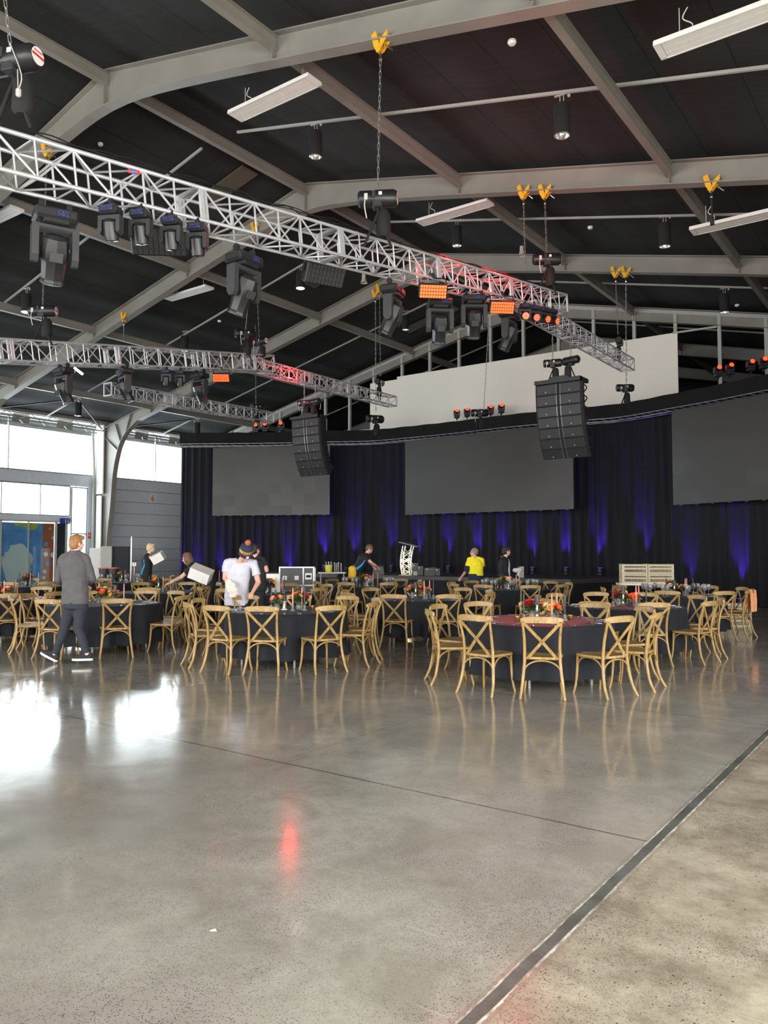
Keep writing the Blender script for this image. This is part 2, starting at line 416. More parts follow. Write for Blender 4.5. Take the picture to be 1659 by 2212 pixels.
# roof skin with sagging insulation strips
mb = MB(); vs = []; fs = []; xs = []; st = 1.163 / 4
k0 = math.ceil((XL - 1.2 + 60) / st)
x = k0 * st - 60
while x < XR + 1.2: xs.append(x); x += st
ys = [-9 + i * 3.0 for i in range(19)]
for x in xs:
    fx = ((x + 60) / 1.163) % 1.0
    sag = 0.05 * (1 - abs(2 * ((fx + 0.5) % 1.0) - 1) ** 2)
    for y in ys:
        vs.append((x, y, zt(x) + 0.26 - sag + 0.025 * noise.noise(Vector((x * 0.6, y * 0.35, 3)))))
ny = len(ys)
for i in range(len(xs) - 1):
    for j in range(ny - 1): fs.append((i * ny + j, i * ny + j + 1, (i + 1) * ny + j + 1, (i + 1) * ny + j))
mb.add(vs, fs); struct(mb.build('ceiling', M['roof'], smooth=40))

# portal frames
def frame_profile(side):
    """(x, ztop, zbottom) along one rafter from the ridge to the eave; side -1 = left"""
    out = []
    for i in range(0, 31):
        s = i / 30; dx = s * 15.0
        x = XA + side * dx
        zb = ZA - 0.43 - math.sqrt((TS * dx) ** 2 + 0.30 ** 2) - 0.0
        out.append((x, zt(x), zb))
    return out
def portal_frame(Y, label):
    t = thing('portal_frame', label, 'roof frame', (0, Y, 0), 0, 'steel portal frames across the hall')
    web, fl = MB(), MB()
    for side in (-1, 1):
        pr = frame_profile(side)
        # knee: inner curve down the column
        mir = lambda x: x if side < 0 else 2 * XA - x
        inner = [(-28.5, None), (-29.3, 6.85), (-29.75, 6.35), (-30.02, 5.7), (-30.19, 5.0), (-30.32, 3.7), (-30.5, 2.4), (-30.72, 0.0)]
        zin0 = pr[-1][2]
        outer_x = -31.18
        wv = []; 
        top = [(p[0], p[1]) for p in pr] + [(mir(-29.9), zt(-29.9)), (mir(outer_x), zt(outer_x) - 0.05)]
        bot = [(p[0], p[2]) for p in pr]
        innerp = [(mir(x), z if z is not None else zin0) for x, z in inner[1:]]
        # web as quads rafter
        for i in range(len(pr) - 1):
            a, b = pr[i], pr[i + 1]
            web.add([(a[0], 0.01, a[1]), (b[0], 0.01, b[1]), (b[0], 0.01, b[2]), (a[0], 0.01, a[2]),
                     (a[0], -0.01, a[1]), (b[0], -0.01, b[1]), (b[0], -0.01, b[2]), (a[0], -0.01, a[2])], [(0, 1, 2, 3), (7, 6, 5, 4)])
        lx, lz, lb = pr[-1]
        ring_in = [(lx, lb)] + innerp
        ring_out = [(lx, lz), (mir(-29.6), zt(-29.6)), (mir(-30.4), zt(-30.4)), (mir(outer_x), zt(outer_x) - 0.05), (mir(-31.18), 5.2), (mir(-31.17), 3.7), (mir(-31.16), 2.4), (mir(-31.12), 0.0)]
        for i in range(7):
            a, b, c, d = ring_out[i], ring_out[i + 1], ring_in[i + 1], ring_in[i]
            for sy in (0.01, -0.01):
                q = (0, 1, 2, 3) if sy > 0 else (3, 2, 1, 0)
                web.add([(a[0], sy, a[1]), (b[0], sy, b[1]), (c[0], sy, c[1]), (d[0], sy, d[1])], [q])
        tp = [(p[0], p[1]) for p in pr] + ring_out[1:]
        bt = [(p[0], p[2]) for p in pr] + crom([(x, 0, z) for x, z in ring_in], 3)[1:]
        bt = [(q[0], q[1]) if len(q) == 2 else (q[0], q[2]) for q in bt]
        for path in (tp, bt):
            for i in range(len(path) - 1):
                a, b = path[i], path[i + 1]
                fl.bar((a[0], 0, a[1]), (b[0], 0, b[1]), 0.24, 0.022)
        for xb in (4.65, 9.3, 14.1):
            xx = XA + side * xb; zb = ZA - 0.43 - math.sqrt((TS * xb) ** 2 + 0.09)
            web.box((xx, 0, (zt(xx) + zb) / 2), (0.014, 0.22, zt(xx) - zb))
        for (ax, az), (bx, bz) in (((-29.0, 7.62), (-29.35, 6.8)), ((-30.1, 7.3), (-29.7, 6.45)), ((-31.1, 6.9), (-29.9, 6.1))):
            web.bar((mir(ax), 0, az), (mir(bx), 0, bz), 0.22, 0.016)
    web.box((XA, 0, ZA - 0.37), (0.016, 0.22, 0.74))
    web.build('web_plate', M['beam'], t); fl.build('flange', M['beam'], t, 30)
    return t
names = {-2: 'grey steel portal frame behind the viewer, at the open end', -1: 'grey steel portal frame just past the open end of the hall', 0: 'grey steel portal frame directly above the viewer',
         1: 'nearest visible grey portal frame, curving across the top of the photo', 2: 'second grey portal frame, ridge above the hoist at mid photo', 3: 'third grey portal frame, its column beside the grey wall panels',
         4: 'grey portal frame standing in the open gable partition', 5: 'grey portal frame just beyond the gable partition', 6: 'farthest grey portal frame beyond the partition'}
for k in range(0, 7): portal_frame(9.15 + (k - 1) * 6.0, names[k])
# longitudinal beams between the frames
bn = {0: 'ridge', 1: 'first line from the ridge', 2: 'second line from the ridge', 3: 'third line from the ridge'}
for side in (-1, 1):
    for q in range(0 if side > 0 else 1, 4):
        X = XA + side * (0, 4.65, 9.3, 14.1)[q]
        for k in range(0, 6):
            y0 = 9.15 + (k - 1) * 6 + 0.02; y1 = y0 + 5.96
            zc = zt(X) - 0.16
            mb = MB(); mb.box((X, (y0 + y1) / 2, zc), (0.03, y1 - y0, 0.22)); mb.box((X, (y0 + y1) / 2, zc - 0.115), (0.13, y1 - y0, 0.016)); mb.box((X, (y0 + y1) / 2, zc + 0.115), (0.13, y1 - y0, 0.016))
            o = mb.build('purlin_beam', M['beam'])
            tag(o, 'long grey roof beam, %s %s, between portal frames %s' % (('left' if side < 0 else 'right') + ' slope,' if q else 'under the', bn[q], ('nearest above the viewer', 'above viewer and nearest visible', 'nearest and second', 'second and third', 'third and the gable', 'beyond the gable')[k]), 'roof beam', 'long beams between the portal frames')
# conduit rails crossing mid-bay, one per slope and bay
for k, Y in enumerate((6.1, 12.1, 18.1, 24.1, 30.1)):
    for side in (-1, 1):
        mb = MB(); a = (XA + side * 0.6, Y, zt(XA + side * 0.6) + 0.02); xe = XA + side * 17.2; b = (xe, Y, zt(xe) + 0.02)
        mb.bar(a, b, 0.045, 0.05)
        s_ = side * 1.35; x = 1.35
        mb2 = MB()
        o = mb.build('roof_rail', M['beam_lt'])
        tag(o, 'thin pale steel rail under the %s roof slope, %s' % ('left' if side < 0 else 'right', ('above the viewer', 'between nearest and second frames', 'between second and third frames', 'in front of the gable partition', 'beyond the gable partition')[k]), 'rail', 'thin rails across the roof bays')
# fly braces on the left slope
for k, (Y, dx) in enumerate(((12.1, 15.9), (18.1, 15.9), (24.1, 15.9))):
    for sg in (-1, 1):
        mb = MB(); x = XA - dx + 1.0; a = (x, Y, zt(x) - 0.02); b = (x - 2.6, Y + sg * 2.9, zt(x - 2.6) - 0.02); mb.tube([a, b], 0.03, 8)
        tag(mb.build('roof_brace', M['dgrey']), 'dark diagonal brace %s the thin rail on the left slope, %s' % ('before' if sg < 0 else 'behind', ('nearest bay', 'middle bay', 'bay by the curtain')[k]), 'brace', 'diagonal braces at the left eave')

# left wall
def glazing(name, y0, y1, z0, z1, bars, hb=()):
    mb = MB(); w = 0.05
    for y in [y0, y1] + list(bars): mb.box((XL + 0.02, y, (z0 + z1) / 2), (0.10, w if y in (y0, y1) else 0.035, z1 - z0))
    for z in [z0, z1] + list(hb): mb.box((XL + 0.02, (y0 + y1) / 2, z), (0.10, y1 - y0, w))
    f = struct(mb.build(name, M['alu_d']))
    g = MB(); ys_ = [y0] + sorted(bars) + [y1]
    g.box((XL, (y0 + y1) / 2, (z0 + z1) / 2), (0.012, y1 - y0 - 0.05, z1 - z0 - 0.05))
    g.build('window_glass', M['pane'], f)
    return f
wn = 1
for b0, b1, bars in ((-8.7, 3.0, (-3, 0)), (3.3, 8.9, (6,)), (9.3, 14.9, (12,)), (15.3, 21.1, (17.0,)), (21.5, 27.0, (24.4,)), ):
    glazing('window_%d' % wn, b0, b1, 5.04, 7.25, bars); wn += 1
glazing('window_%d' % wn, 13.9, 19.84, 3.17, 4.49, (14.9, 16.75, 18.45)); wn += 1
glazing('window_%d' % wn, 19.92, 20.68, 0.06, 4.46, (), (2.4,)); wn += 1
mb = MB()
mb.box((XL - 0.05, 9.0, 4.77), (0.24, 36.2, 0.50))                       # sill band
mb.box((XL - 0.05, 9.0, 7.42), (0.26, 36.2, 0.30))                       # eave band
mb.box((XL - 0.05, 2.4, 2.26), (0.24, 23.0, 4.52))                      # blank wall toward the open end
mb.box((XL - 0.05, 16.9, 3.03), (0.22, 6.0, 0.22))                      # head over the doors
mb.box((XL - 0.05, 21.1, 2.26), (0.30, 0.80, 4.52))                     # pier by the side light
mb.box((XL + 0.08, 21.35, 3.6), (0.20, 0.28, 7.2))                      # pale pilaster
for b0 in (-9.0, 3.15, 9.15, 15.15, 21.3, 27.15): mb.box((XL - 0.05, b0, 6.2), (0.24, 0.30, 2.4))
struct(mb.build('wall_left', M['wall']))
mb = MB()
for i in range(9):
    z0 = 4.52 - (i + 1) * 0.555; z1 = 4.52 - i * 0.555 - 0.014
    z0 = max(z0, 0.0)
    if z1 > z0: mb.box((XL, 24.3, (z0 + z1) / 2), (0.09, 5.7, z1 - z0), None, 0.006)
mb.m = 1; mb.box((XL - 0.04, 24.3, 2.26), (0.04, 5.7, 4.7))
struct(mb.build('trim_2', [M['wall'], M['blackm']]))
# downpipe + pale upright panels against the third column
mb = MB(); mb.tube([(XL + 0.22, 21.15 - 0.25, 0), (XL + 0.22, 20.9, 5.2), (XL + 0.10, 20.88, 7.1)], 0.06, 10); mb.build('downpipe', M['pier'])
tag(bpy.data.objects['downpipe'], 'pale grey downpipe running up the pier beside the third column', 'pipe')
mb = MB(); mb.box((XL + 0.50, 21.0, 5.75), (0.55, 0.06, 3.1)); mb.box((XL + 0.50, 21.0, 2.9), (0.36, 0.05, 2.45))
tag(mb.build('column_casing', M['white']), 'cream sheet casing beside the curved column by the glazed doors', 'casing')
# doors with the blue map poster, seen through glass
def poster_material():
    m = mat('blue_map_print', (0.03, 0.13, 0.42), 0.4)
    nt = m.node_tree; b = nt.nodes['Principled BSDF']
    tc = nt.nodes.new('ShaderNodeTexCoord'); sep = nt.nodes.new('ShaderNodeSeparateXYZ'); nt.links.new(tc.outputs['Object'], sep.inputs[0])
    Yc, Z = sep.outputs[1], sep.outputs[2]
    n = nt.nodes.new('ShaderNodeTexNoise'); n.inputs['Scale'].default_value = 2.2; n.inputs['Detail'].default_value = 6; nt.links.new(tc.outputs['Object'], n.inputs['Vector'])
    c = ramp(nt, n.outputs['Fac'], 0.35, 0.7, (0.08, 0.24, 0.55), (0.14, 0.38, 0.75))  # print colours lifted in place of light from behind the poster
    def blob(cy, cz, ry, rz, amp):
        a = math_node(nt, 'POWER', math_node(nt, 'DIVIDE', math_node(nt, 'SUBTRACT', Yc, cy), ry), 2.0)
        q = math_node(nt, 'POWER', math_node(nt, 'DIVIDE', math_node(nt, 'SUBTRACT', Z, cz), rz), 2.0)
        s = math_node(nt, 'ADD', math_node(nt, 'ADD', a, q), math_node(nt, 'MULTIPLY', math_node(nt, 'SUBTRACT', n.outputs['Fac'], 0.5), amp))
        return math_node(nt, 'LESS_THAN', s, 1.0)
    c = mix_node(nt, blob(17.45, 1.15, 0.72, 0.78, 2.2), c, (0.62, 0.72, 0.70))
    c = mix_node(nt, blob(17.95, 2.85, 0.55, 0.30, 3.2), c, (0.45, 0.50, 0.08))
    lines = math_node(nt, 'MULTIPLY', math_node(nt, 'LESS_THAN', math_node(nt, 'FRACT', math_node(nt, 'MULTIPLY', Z, 9.0)), 0.25), math_node(nt, 'MULTIPLY', math_node(nt, 'LESS_THAN', math_node(nt, 'ABSOLUTE', math_node(nt, 'SUBTRACT', Yc, 17.0)), 0.32), math_node(nt, 'GREATER_THAN', Z, 2.05)))
    c = mix_node(nt, math_node(nt, 'MULTIPLY', lines, 0.3), c, (0.3, 0.45, 0.7))
    c = mix_node(nt, math_node(nt, 'GREATER_THAN', Yc, 18.62), c, (0.42, 0.12, 0.055))
    def disc(cy, cz, r, col, cc):
        a = math_node(nt, 'ADD', math_node(nt, 'POWER', math_node(nt, 'SUBTRACT', Yc, cy), 2.0), math_node(nt, 'POWER', math_node(nt, 'SUBTRACT', Z, cz), 2.0))
        return mix_node(nt, math_node(nt, 'LESS_THAN', a, r * r), cc, col)
    for cy, cz, r, col in ((18.78, 1.92, .10, (0.10, 0.45, 0.62)), (18.78, 1.5, .10, (0.75, 0.75, 0.7)), (19.1, 1.47, .11, (0.6, 0.7, 0.7)), (18.9, 1.1, .10, (0.10, 0.30, 0.55)), (19.1, 2.2, .07, (0.3, 0.45, 0.6)), (18.75, 0.75, .09, (0.7, 0.66, 0.6)), (18.72, 0.5, .07, (0.8, 0.75, 0.6)), (18.95, 2.6, .06, (0.62, 0.40, 0.3))):
        c = disc(cy, cz, r, col, c)
    nt.links.new(c, b.inputs['Base Color']); b.inputs['Emission Strength'].default_value = 0.0
    return m
door = struct(MB().build('door_1', M['alu_d']))
mb = MB()
for y in (13.9, 15.35, 16.75, 17.95, 19.2, 19.70): mb.box((XL + 0.05, y, 1.45), (0.10, 0.07 if y != 17.95 else 0.03, 2.9))
mb.box((XL + 0.05, 16.8, 2.90), (0.10, 5.9, 0.06)); mb.box((XL + 0.05, 16.8, 0.05), (0.10, 5.9, 0.10))
mb.build('door_frame', M['beam_lt'], door)
mb = MB(); mb.box((XL + 0.05, 15.0, 1.48), (0.012, 9.2 - 0.0, 2.8)); mb = MB(); mb.box((XL + 0.05, 16.8, 1.47), (0.012, 5.75, 2.8)); mb.build('door_glass', M['pane'], door)
mb = MB(); mb.box((XL + 0.01, 19.45, 1.45), (0.02, 0.42, 2.8)); mb.build('dark_panel', M['dark_wall'], door)
mb = MB(); mb.box((XL + 0.0, 16.5, 1.45), (0.012, 5.3, 2.75)); o = mb.build('map_poster', poster_material())
tag(o, 'big blue map poster with pale continent and orange-brown edge behind the glass doors', 'poster')

# right wall and far end (mostly out of view, they shape the light)
mb = MB(); yy = [(-8.9, -7.0), (3.2, 3.6), (9.0, 9.4), (15.0, 45)]
for a, b in yy: mb.box((XR + 0.1, (a + b) / 2, 3.7), (0.2, b - a, 7.4))
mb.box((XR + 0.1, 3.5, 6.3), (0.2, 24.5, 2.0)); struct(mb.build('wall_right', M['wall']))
mb = MB(); mb.add([(XL, 45, 0), (XR, 45, 0), (XR, 45, zt(XR) + .3), (XA, 45, ZA + .3), (XL, 45, zt(XL) + .3)], [(0, 1, 2, 3, 4)]); struct(mb.build('wall_back', M['dark_wall']))
mb = MB(); mb.box((XL, 36, 3.75), (0.2, 18, 7.5)); struct(mb.build('wall_side', M['dark_wall']))
mb = MB(); mb.add([(XL, -9, 6.8), (XR, -9, 6.8), (XR, -9, zt(XR) + .3), (XA, -9, ZA + .3), (XL, -9, zt(XL) + .3)], [(0, 1, 2, 3, 4)]); struct(mb.build('wall_front', M['dark_wall']))
# eave bracket truss along the left wall
t = thing('eave_truss', 'long perforated steel eave beam with lattice above the left windows', 'truss', (XL + 0.55, 0, 0))
mb = MB(); mb.box((0.25, 13, 7.42), (0.16, 34, 0.20)); mb.box((-0.05, 13, 7.30), (0.5, 34, 0.02)); mb.build('box_beam', M['beam'], t)
mb = MB(); mb.tube([(0.25, -4, 7.02), (0.25, 30, 7.02)], 0.025, 6); mb.tube([(-0.3, -4, 6.98), (-0.3, 30, 6.98)], 0.025, 6)
for i in range(34):
    y = -4 + i; mb.tube([(0.25, y, 7.02), (-0.3, y + 0.5, 6.98)], 0.014, 5); mb.tube([(0.25, y, 7.02), (0.25, y + 0.5, 7.32)], 0.014, 5); mb.tube([(0.25, y + 0.5, 7.32), (0.25, y + 1, 7.02)], 0.014, 5)
    mb.add([(-0.3, y, 6.98), (-0.3, y + .75, 7.0), (-0.2, y + 0.75, 7.28), (-0.2, y, 7.29)], [(0, 1, 2, 3)]) if i % 2 else None
mb.build('lattice', M['beam'], t)

# gable partition framing
GY = 27.15
t = struct(MB().build('trim_3', M['beam_lt']))
mb = MB(); mb.bar((XL, GY, zt(XL) - 0.05), (XA, GY, ZA - 0.12), 0.10, 0.12); mb.bar((XA, GY, ZA - 0.12), (XR, GY, zt(XR) - 0.05), 0.10, 0.12)
mb.bar((onY(1455, 720, GY).x, GY - .1, 9.02), (onY(1550, 705, GY).x, GY - .1, 9.0), 0.06, 0.06)
mb.bar((XL, GY, 6.9), (XR, GY, 6.9), 0.1, 0.1)
for pxx in (607, 655, 704, 756, 808, 869, 929, 992, 1060, 1131, 1207, 1283, 1371, 1460, 1555, 1656):
    x = onY(pxx, 750, GY).x; mb.box((x, GY, (6.9 + zt(x) - 0.1) / 2), (0.11, 0.11, zt(x) - 0.1 - 6.9 + 0.0)) if False else mb.box((x, GY, (6.9 + zt(x) - 0.1) / 2), (0.11, 0.11, abs(zt(x) - 0.1 - 6.9)))
mb.build('posts', M['beam_lt'], t)
struct(bpy.data.objects['posts'])
wallbox('wall_partition', XL, XR, GY + 0.05, GY + 0.15, 0, 6.9, 'dark_wall')
mb = MB(); a = onY(800, 815, 27.07).x; b = onY(858, 800, 27.07).x; c = onY(1464, 760, 27.07).x
mb.prism([(a, 6.55), (c, 6.55), (c, 9.03), (b, 9.03), (b, 8.92), (a, 8.92)], -0.015, 0.015, Matrix.Translation((0, 27.07, 0)) @ Matrix.Rotation(math.pi / 2, 4, 'X'))
tag(mb.build('blank_banner', M['banner']), 'large blank cream banner hung high behind the stage header', 'banner')
# ================================================================== STAGE BACKDROP
HP = [(361, 33.6), (388, 33.0), (550, 32.8), (699, 32.4), (800, 32.1), (874, 31.3), (982, 30.0), (1110, 28.4), (1268, 27.0), (1349, 26.3), (1457, 24.7), (1560, 23.3), (1659, 22.0), (1760, 20.9), (1850, 20.0)]
def gp(px, d): v = P(px, 1191, d); return Vector((v.x, v.y, 0))
path = crom([gp(p, d) for p, d in HP], 6)
def path_at(px, off=0.0):
    """ground point on the header line under picture column px, pushed off metres toward the back"""
    d = None
    for (a, da), (b, db) in zip(HP, HP[1:]):
        if a <= px <= b: d = da + (db - da) * (px - a) / (b - a)
    return gp(px, d + off)
# resample
def resample(pts, step):
    out = [pts[0].copy()]; acc = 0
    for a, b in zip(pts, pts[1:]):
        L = (b - a).length; s = step - acc
        while s <= L: out.append(a + (b - a) * (s / L)); s += step
        acc = L - (s - step)
    return out
cp = resample(path, 0.035)
mb = MB(); vs = []; fs = []; zs = [0.02, 1.0, 2.5, 4.5, 6.3]
ph = 0; n = len(cp)
for i, p in enumerate(cp):
    tdir = (cp[min(i + 1, n - 1)] - cp[max(i - 1, 0)]).normalized(); nr = Vector((-tdir.y, tdir.x, 0))
    s = i * 0.035; w = noise.noise(Vector((s * 0.7, 0, 5)))
    ph += 0.035 * 2 * math.pi / (0.34 + 0.12 * w)
    for j, z in enumerate(zs):
        amp = (0.055 + 0.045 * noise.noise(Vector((s * 1.3, z * 0.15, 1)))) * (1.15 - 0.4 * z / 6.3)
        o = nr * (0.55 + amp * math.sin(ph) + 0.02 * math.sin(ph * 2.3 + z))
        vs.append((p.x + o.x, p.y + o.y, z))
m_ = len(zs)
for i in range(n - 1):
    for j in range(m_ - 1): fs.append((i * m_ + j, (i + 1) * m_ + j, (i + 1) * m_ + j + 1, i * m_ + j + 1))
mb.add(vs, fs)
tag(mb.build('stage_curtain', M['drape'], smooth=180), 'long curved pleated black drape behind the stage, washed by violet uplights', 'curtain')
# left return of the drape
a = gp(361, 33.6)
hp2 = resample(path, 0.15)
i0 = min(range(len(hp2)), key=lambda i: (hp2[i] - gp(388, 33.0)).length)
hp2 = hp2[i0:]
mb = MB(); vs = []; fs = []
for i, p in enumerate(hp2):
    tdir = (hp2[min(i + 1, len(hp2) - 1)] - hp2[max(i - 1, 0)]).normalized(); nr = Vector((-tdir.y, tdir.x, 0))
    wv = 0.015 * math.sin(i * 0.9) + 0.01 * noise.noise(Vector((i * .2, 0, 0)))
    for z, o in ((6.13, 0.0), (6.62 + wv * 0.7, 0.0), (6.62 + wv * 0.7, 0.5), (6.13, 0.5)):
        q = p + nr * (o + wv); vs.append((q.x, q.y, z))
for i in range(len(hp2) - 1):
    for j in range(4): fs.append((i * 4 + j, (i + 1) * 4 + j, (i + 1) * 4 + (j + 1) % 4, i * 4 + (j + 1) % 4))
fs.append((0, 1, 2, 3)); mb.add(vs, fs)
tag(mb.build('header_border', M['drape_b']), 'curved black cloth border wrapped along the top of the stage backdrop', 'border cloth')
# lattice truss under the header
M['alu_h'] = mat('dull_aluminium', (0.30, 0.30, 0.31), 0.45, 0.7)
t = thing('header_truss', 'thin curved aluminium lattice truss under the black header border', 'truss')
c1, lc = MB(), MB()
hp3 = resample([p.copy() for p in path if (p - gp(361, 33.6)).length > 0.6], 0.30)
L0 = []; L1 = []
for i, p in enumerate(hp3):
    tdir = (hp3[min(i + 1, len(hp3) - 1)] - hp3[max(i - 1, 0)]).normalized(); nr = Vector((-tdir.y, tdir.x, 0))
    L0.append(p - nr * 0.06 + Vector((0, 0, 6.05))); L1.append(p + nr * 0.24 + Vector((0, 0, 6.05)))
up = [q + Vector((0, 0, 0.10)) for q in L0]
c1.tube(L0, 0.018, 6).tube(L1, 0.018, 6).tube(up, 0.015, 6)
for i in range(len(L0) - 1):
    a, b = (L0, L1) if i % 2 else (L1, L0)
    lc.tube([a[i], b[i + 1]], 0.012, 5); lc.tube([up[i], (L1 if i % 2 else L0)[i + 1]], 0.012, 5)
c1.build('chord', M['alu_h'], t, 40); lc.build('lattice', M['alu_h'], t)

# LED walls
def led_material():
    m = mat('led_wall_face', (0.05, 0.05, 0.047), 0.45, 0, spec=0.35)
    nt = m.node_tree; b = nt.nodes['Principled BSDF']; tc = nt.nodes.new('ShaderNodeTexCoord'); sep = nt.nodes.new('ShaderNodeSeparateXYZ')
    nt.links.new(tc.outputs['Object'], sep.inputs[0])
    def cell(c, k): return math_node(nt, 'FLOOR', math_node(nt, 'MULTIPLY', c, k))
    cx, cz = cell(sep.outputs[0], 2.0), cell(sep.outputs[2], 2.0)
    cv = nt.nodes.new('ShaderNodeCombineXYZ'); nt.links.new(cx, cv.inputs[0]); nt.links.new(cz, cv.inputs[1])
    wn = nt.nodes.new('ShaderNodeTexWhiteNoise'); nt.links.new(cv.outputs[0], wn.inputs['Vector'])
    base = mix_node(nt, math_node(nt, 'MULTIPLY', wn.outputs['Value'], 0.30), (0.046, 0.0445, 0.0415), (0.040, 0.039, 0.037))
    def g(c, k): return math_node(nt, 'LESS_THAN', math_node(nt, 'FRACT', math_node(nt, 'MULTIPLY', c, k)), 0.012)
    gr = math_node(nt, 'MAXIMUM', g(sep.outputs[0], 2.0), g(sep.outputs[2], 2.0))
    base = mix_node(nt, math_node(nt, 'MULTIPLY', gr, 0.55), base, (0.03, 0.03, 0.03))
    nt.links.new(base, b.inputs['Base Color'])
    r = math_node(nt, 'ADD', math_node(nt, 'MULTIPLY', wn.outputs['Value'], 0.06), 0.36); nt.links.new(r, b.inputs['Roughness'])
    return m
M['led'] = led_material()
def led_wall(pa, da, pb, db, z0, z1, label):
    a = gp(pa, da); b = gp(pb, db); L = (b - a).length
    t = thing('led_wall', label, 'screen', a, math.atan2(b.y - a.y, b.x - a.x), 'blank LED walls on the backdrop')
    mb = MB(); mb.box((L / 2, 0.0, (z0 + z1) / 2), (L, 0.04, z1 - z0)); mb.build('screen_face', M['led'], t)
    mb = MB(); mb.box((L / 2, 0.07, (z0 + z1) / 2), (L - 0.04, 0.09, z1 - z0 - 0.04))
    k = int(L / 0.5)
    for i in range(k): mb.box((0.25 + i * L / k, 0.06, z0 - 0.008), (0.10, 0.05, 0.03))
    mb.build('cabinet_frame', M['dgrey'], t)
    mb = MB()
    for i in range(int(L / .12)):
        if (i // 5) % 3: mb.box((0.06 + i * 0.12, -0.022, z1 - 0.03), (0.05, 0.006, 0.02))
    mb.build('vent_slot', M['blackm'], t, kind='stuff')
    return t
led_wall(458, 33.0, 712, 32.0, 3.12, 5.98, 'left blank grey LED wall, partly behind the left speaker array')
led_wall(876, 31.0, 1241, 26.6, 3.06, 6.0, 'widest blank grey LED wall, hung at the centre of the drape')
led_wall(1457, 24.4, 1760, 20.6, 3.06, 6.02, 'right blank grey LED wall, cut by the right edge of the photo')

# violet uplights at the foot of the drape
up_px = [(388, .7), (428, 1.0), (478, .9), (556, .6), (625, 1.5), (700, 1.5), (766, 1.3), (845, 1.0), (903, 1.0), (968, 1.2), (1030, 1.3), (1085, 1.1), (1150, .9), (1222, 1.1), (1296, 1.2), (1393, 1.1), (1488, .8), (1597, 1.5)]
mbase = MB(); mbase.lathe([(0.0, 0.0), (0.11, 0.0), (0.11, 0.03), (0.03, 0.05), (0.03, 0.08), (0.09, 0.09), (0.10, 0.22), (0.085, 0.235)], 14)
ub = thing('uplight', 'x', 'uplight'); mbase.build('body', M['black'], ub, 40)
ml = MB(); ml.lathe([(0.085, 0.236), (0.0, 0.240)], 14); ml.build('lens', mat('violet_lens', (0.3, 0.1, 0.9), 0.3, emis=(0.18, 0.02, 1.0), es=4.0), ub)
UP = Proto(ub)
stageX = (onY(560, 1250, 21.3).x, onY(1232, 1250, 21.3).x)
for i, (px, pw) in enumerate(up_px):
    p = path_at(px, 0.30); z = 0.82 if stageX[0] < p.x < stageX[1] + 1.2 else 0.0
    UP.place(loc=(p.x, p.y, z), label='small round violet uplight at the foot of the black drape', group='violet uplights along the drape')
    l = bpy.data.lights.new('uplight_beam', 'SPOT'); l.energy = 750 * pw; l.color = (0.11, 0.03, 1.0); l.spot_size = R_(31); l.spot_blend = 0.9; l.shadow_soft_size = 0.05
    o = bpy.data.objects.new('uplight_beam', l); COL.objects.link(o); nr = path_at(px, 0.7) - path_at(px, 0); nr.normalize()
    o.location = (p.x, p.y, z + 0.26); dirv = (Vector((0, 0, 1)) + nr * 0.20).normalized()
    o.rotation_euler = dirv.to_track_quat('-Z', 'Y').to_euler()

# stage deck
t = thing('stage_platform', 'low black stage deck with grey top edge in front of the drape', 'stage')
x0, x1 = stageX
mb = MB(); mb.prism([(x0, 21.3), (x1, 21.3), (x1 + 1.2, 24.6), (-12, 25.1), (-17, 24.9), (x0 - 1, 22.6)], 0.70, 0.82); mb.build('deck', M['stage'], t)
mb = MB(); mb.prism([(x0 + .03, 21.33), (x1 - .03, 21.33), (x1 + 1.1, 24.5), (-12, 25.0), (-17, 24.8), (x0 - 1, 22.5)], 0.0, 0.70); mb.build('skirt', M['skirt'], t)

# ================================================================== TRUSSES
def truss(name, A, B, hgt, wid, bay, label, group, side=1, r=0.024, plates=True):
    """A,B: world points of the upper near chord ends; wid extends horizontally to the left of A->B (side=1)"""
    A = Vector(A); B = Vector(B); d = B - A; L = d.length; tdir = d.normalized()
    hz = Vector((-tdir.y, tdir.x, 0)).normalized() * side; upv = hz.cross(tdir) * (-1 if side > 0 else 1)
    if upv.z < 0: upv = -upv
    t = thing(name, label, 'truss', A, 0, group)
    def q(s, j, k): return tdir * s + hz * (wid * j) - upv * (hgt * k)
    for j in (0, 1):
        for k in (0, 1):
            mb = MB(); mb.tube([q(0, j, k), q(L, j, k)], r, 8); mb.build('chord', M['alu'], t, 40)
    nb = max(2, round(L / bay)); nb += nb % 2; s = L / nb; r2 = r * 0.55
    lc = MB()
    for i in range(nb):
        a, b = i * s, (i + 1) * s
        f = i % 2
        for j in (0, 1): lc.tube([q(a, j, f), q(b, j, 1 - f)], r2, 6)
        for k in (0, 1): lc.tube([q(a, f, k), q(b, 1 - f, k)], r2, 6)
        for j in (0, 1): lc.tube([q(b, j, 0), q(b, j, 1)], r2, 6)
        for k in (0, 1): lc.tube([q(b, 0, k), q(b, 1, k)], r2, 6)
        for j in (0, 1): lc.tube([q(a + s / 2, j, 0), q(a + s / 2, j, 0.5)], r2 * .8, 5) if False else None
    lc.build('lattice', M['alu'], t, 60)
    # joining frames every section
    nsec = max(1, round(L / 2.4)); jf = MB()
    for i in range(nsec + 1):
        for off in ((-0.035, 0.035) if 0 < i < nsec else (0.02 if i == 0 else -0.02,)):
            c = i * L / nsec + off; jf = MB()
            for j in (0, 1): jf.bar(q(c, j, 0), q(c, j, 1), 0.035, 0.035)
            for k in (0, 1): jf.bar(q(c, 0, k), q(c, 1, k), 0.035, 0.035)
            jf.build('end_frame', M['alu'], t)
    return t, q, tdir
RIG = 'suspended aluminium box trusses'
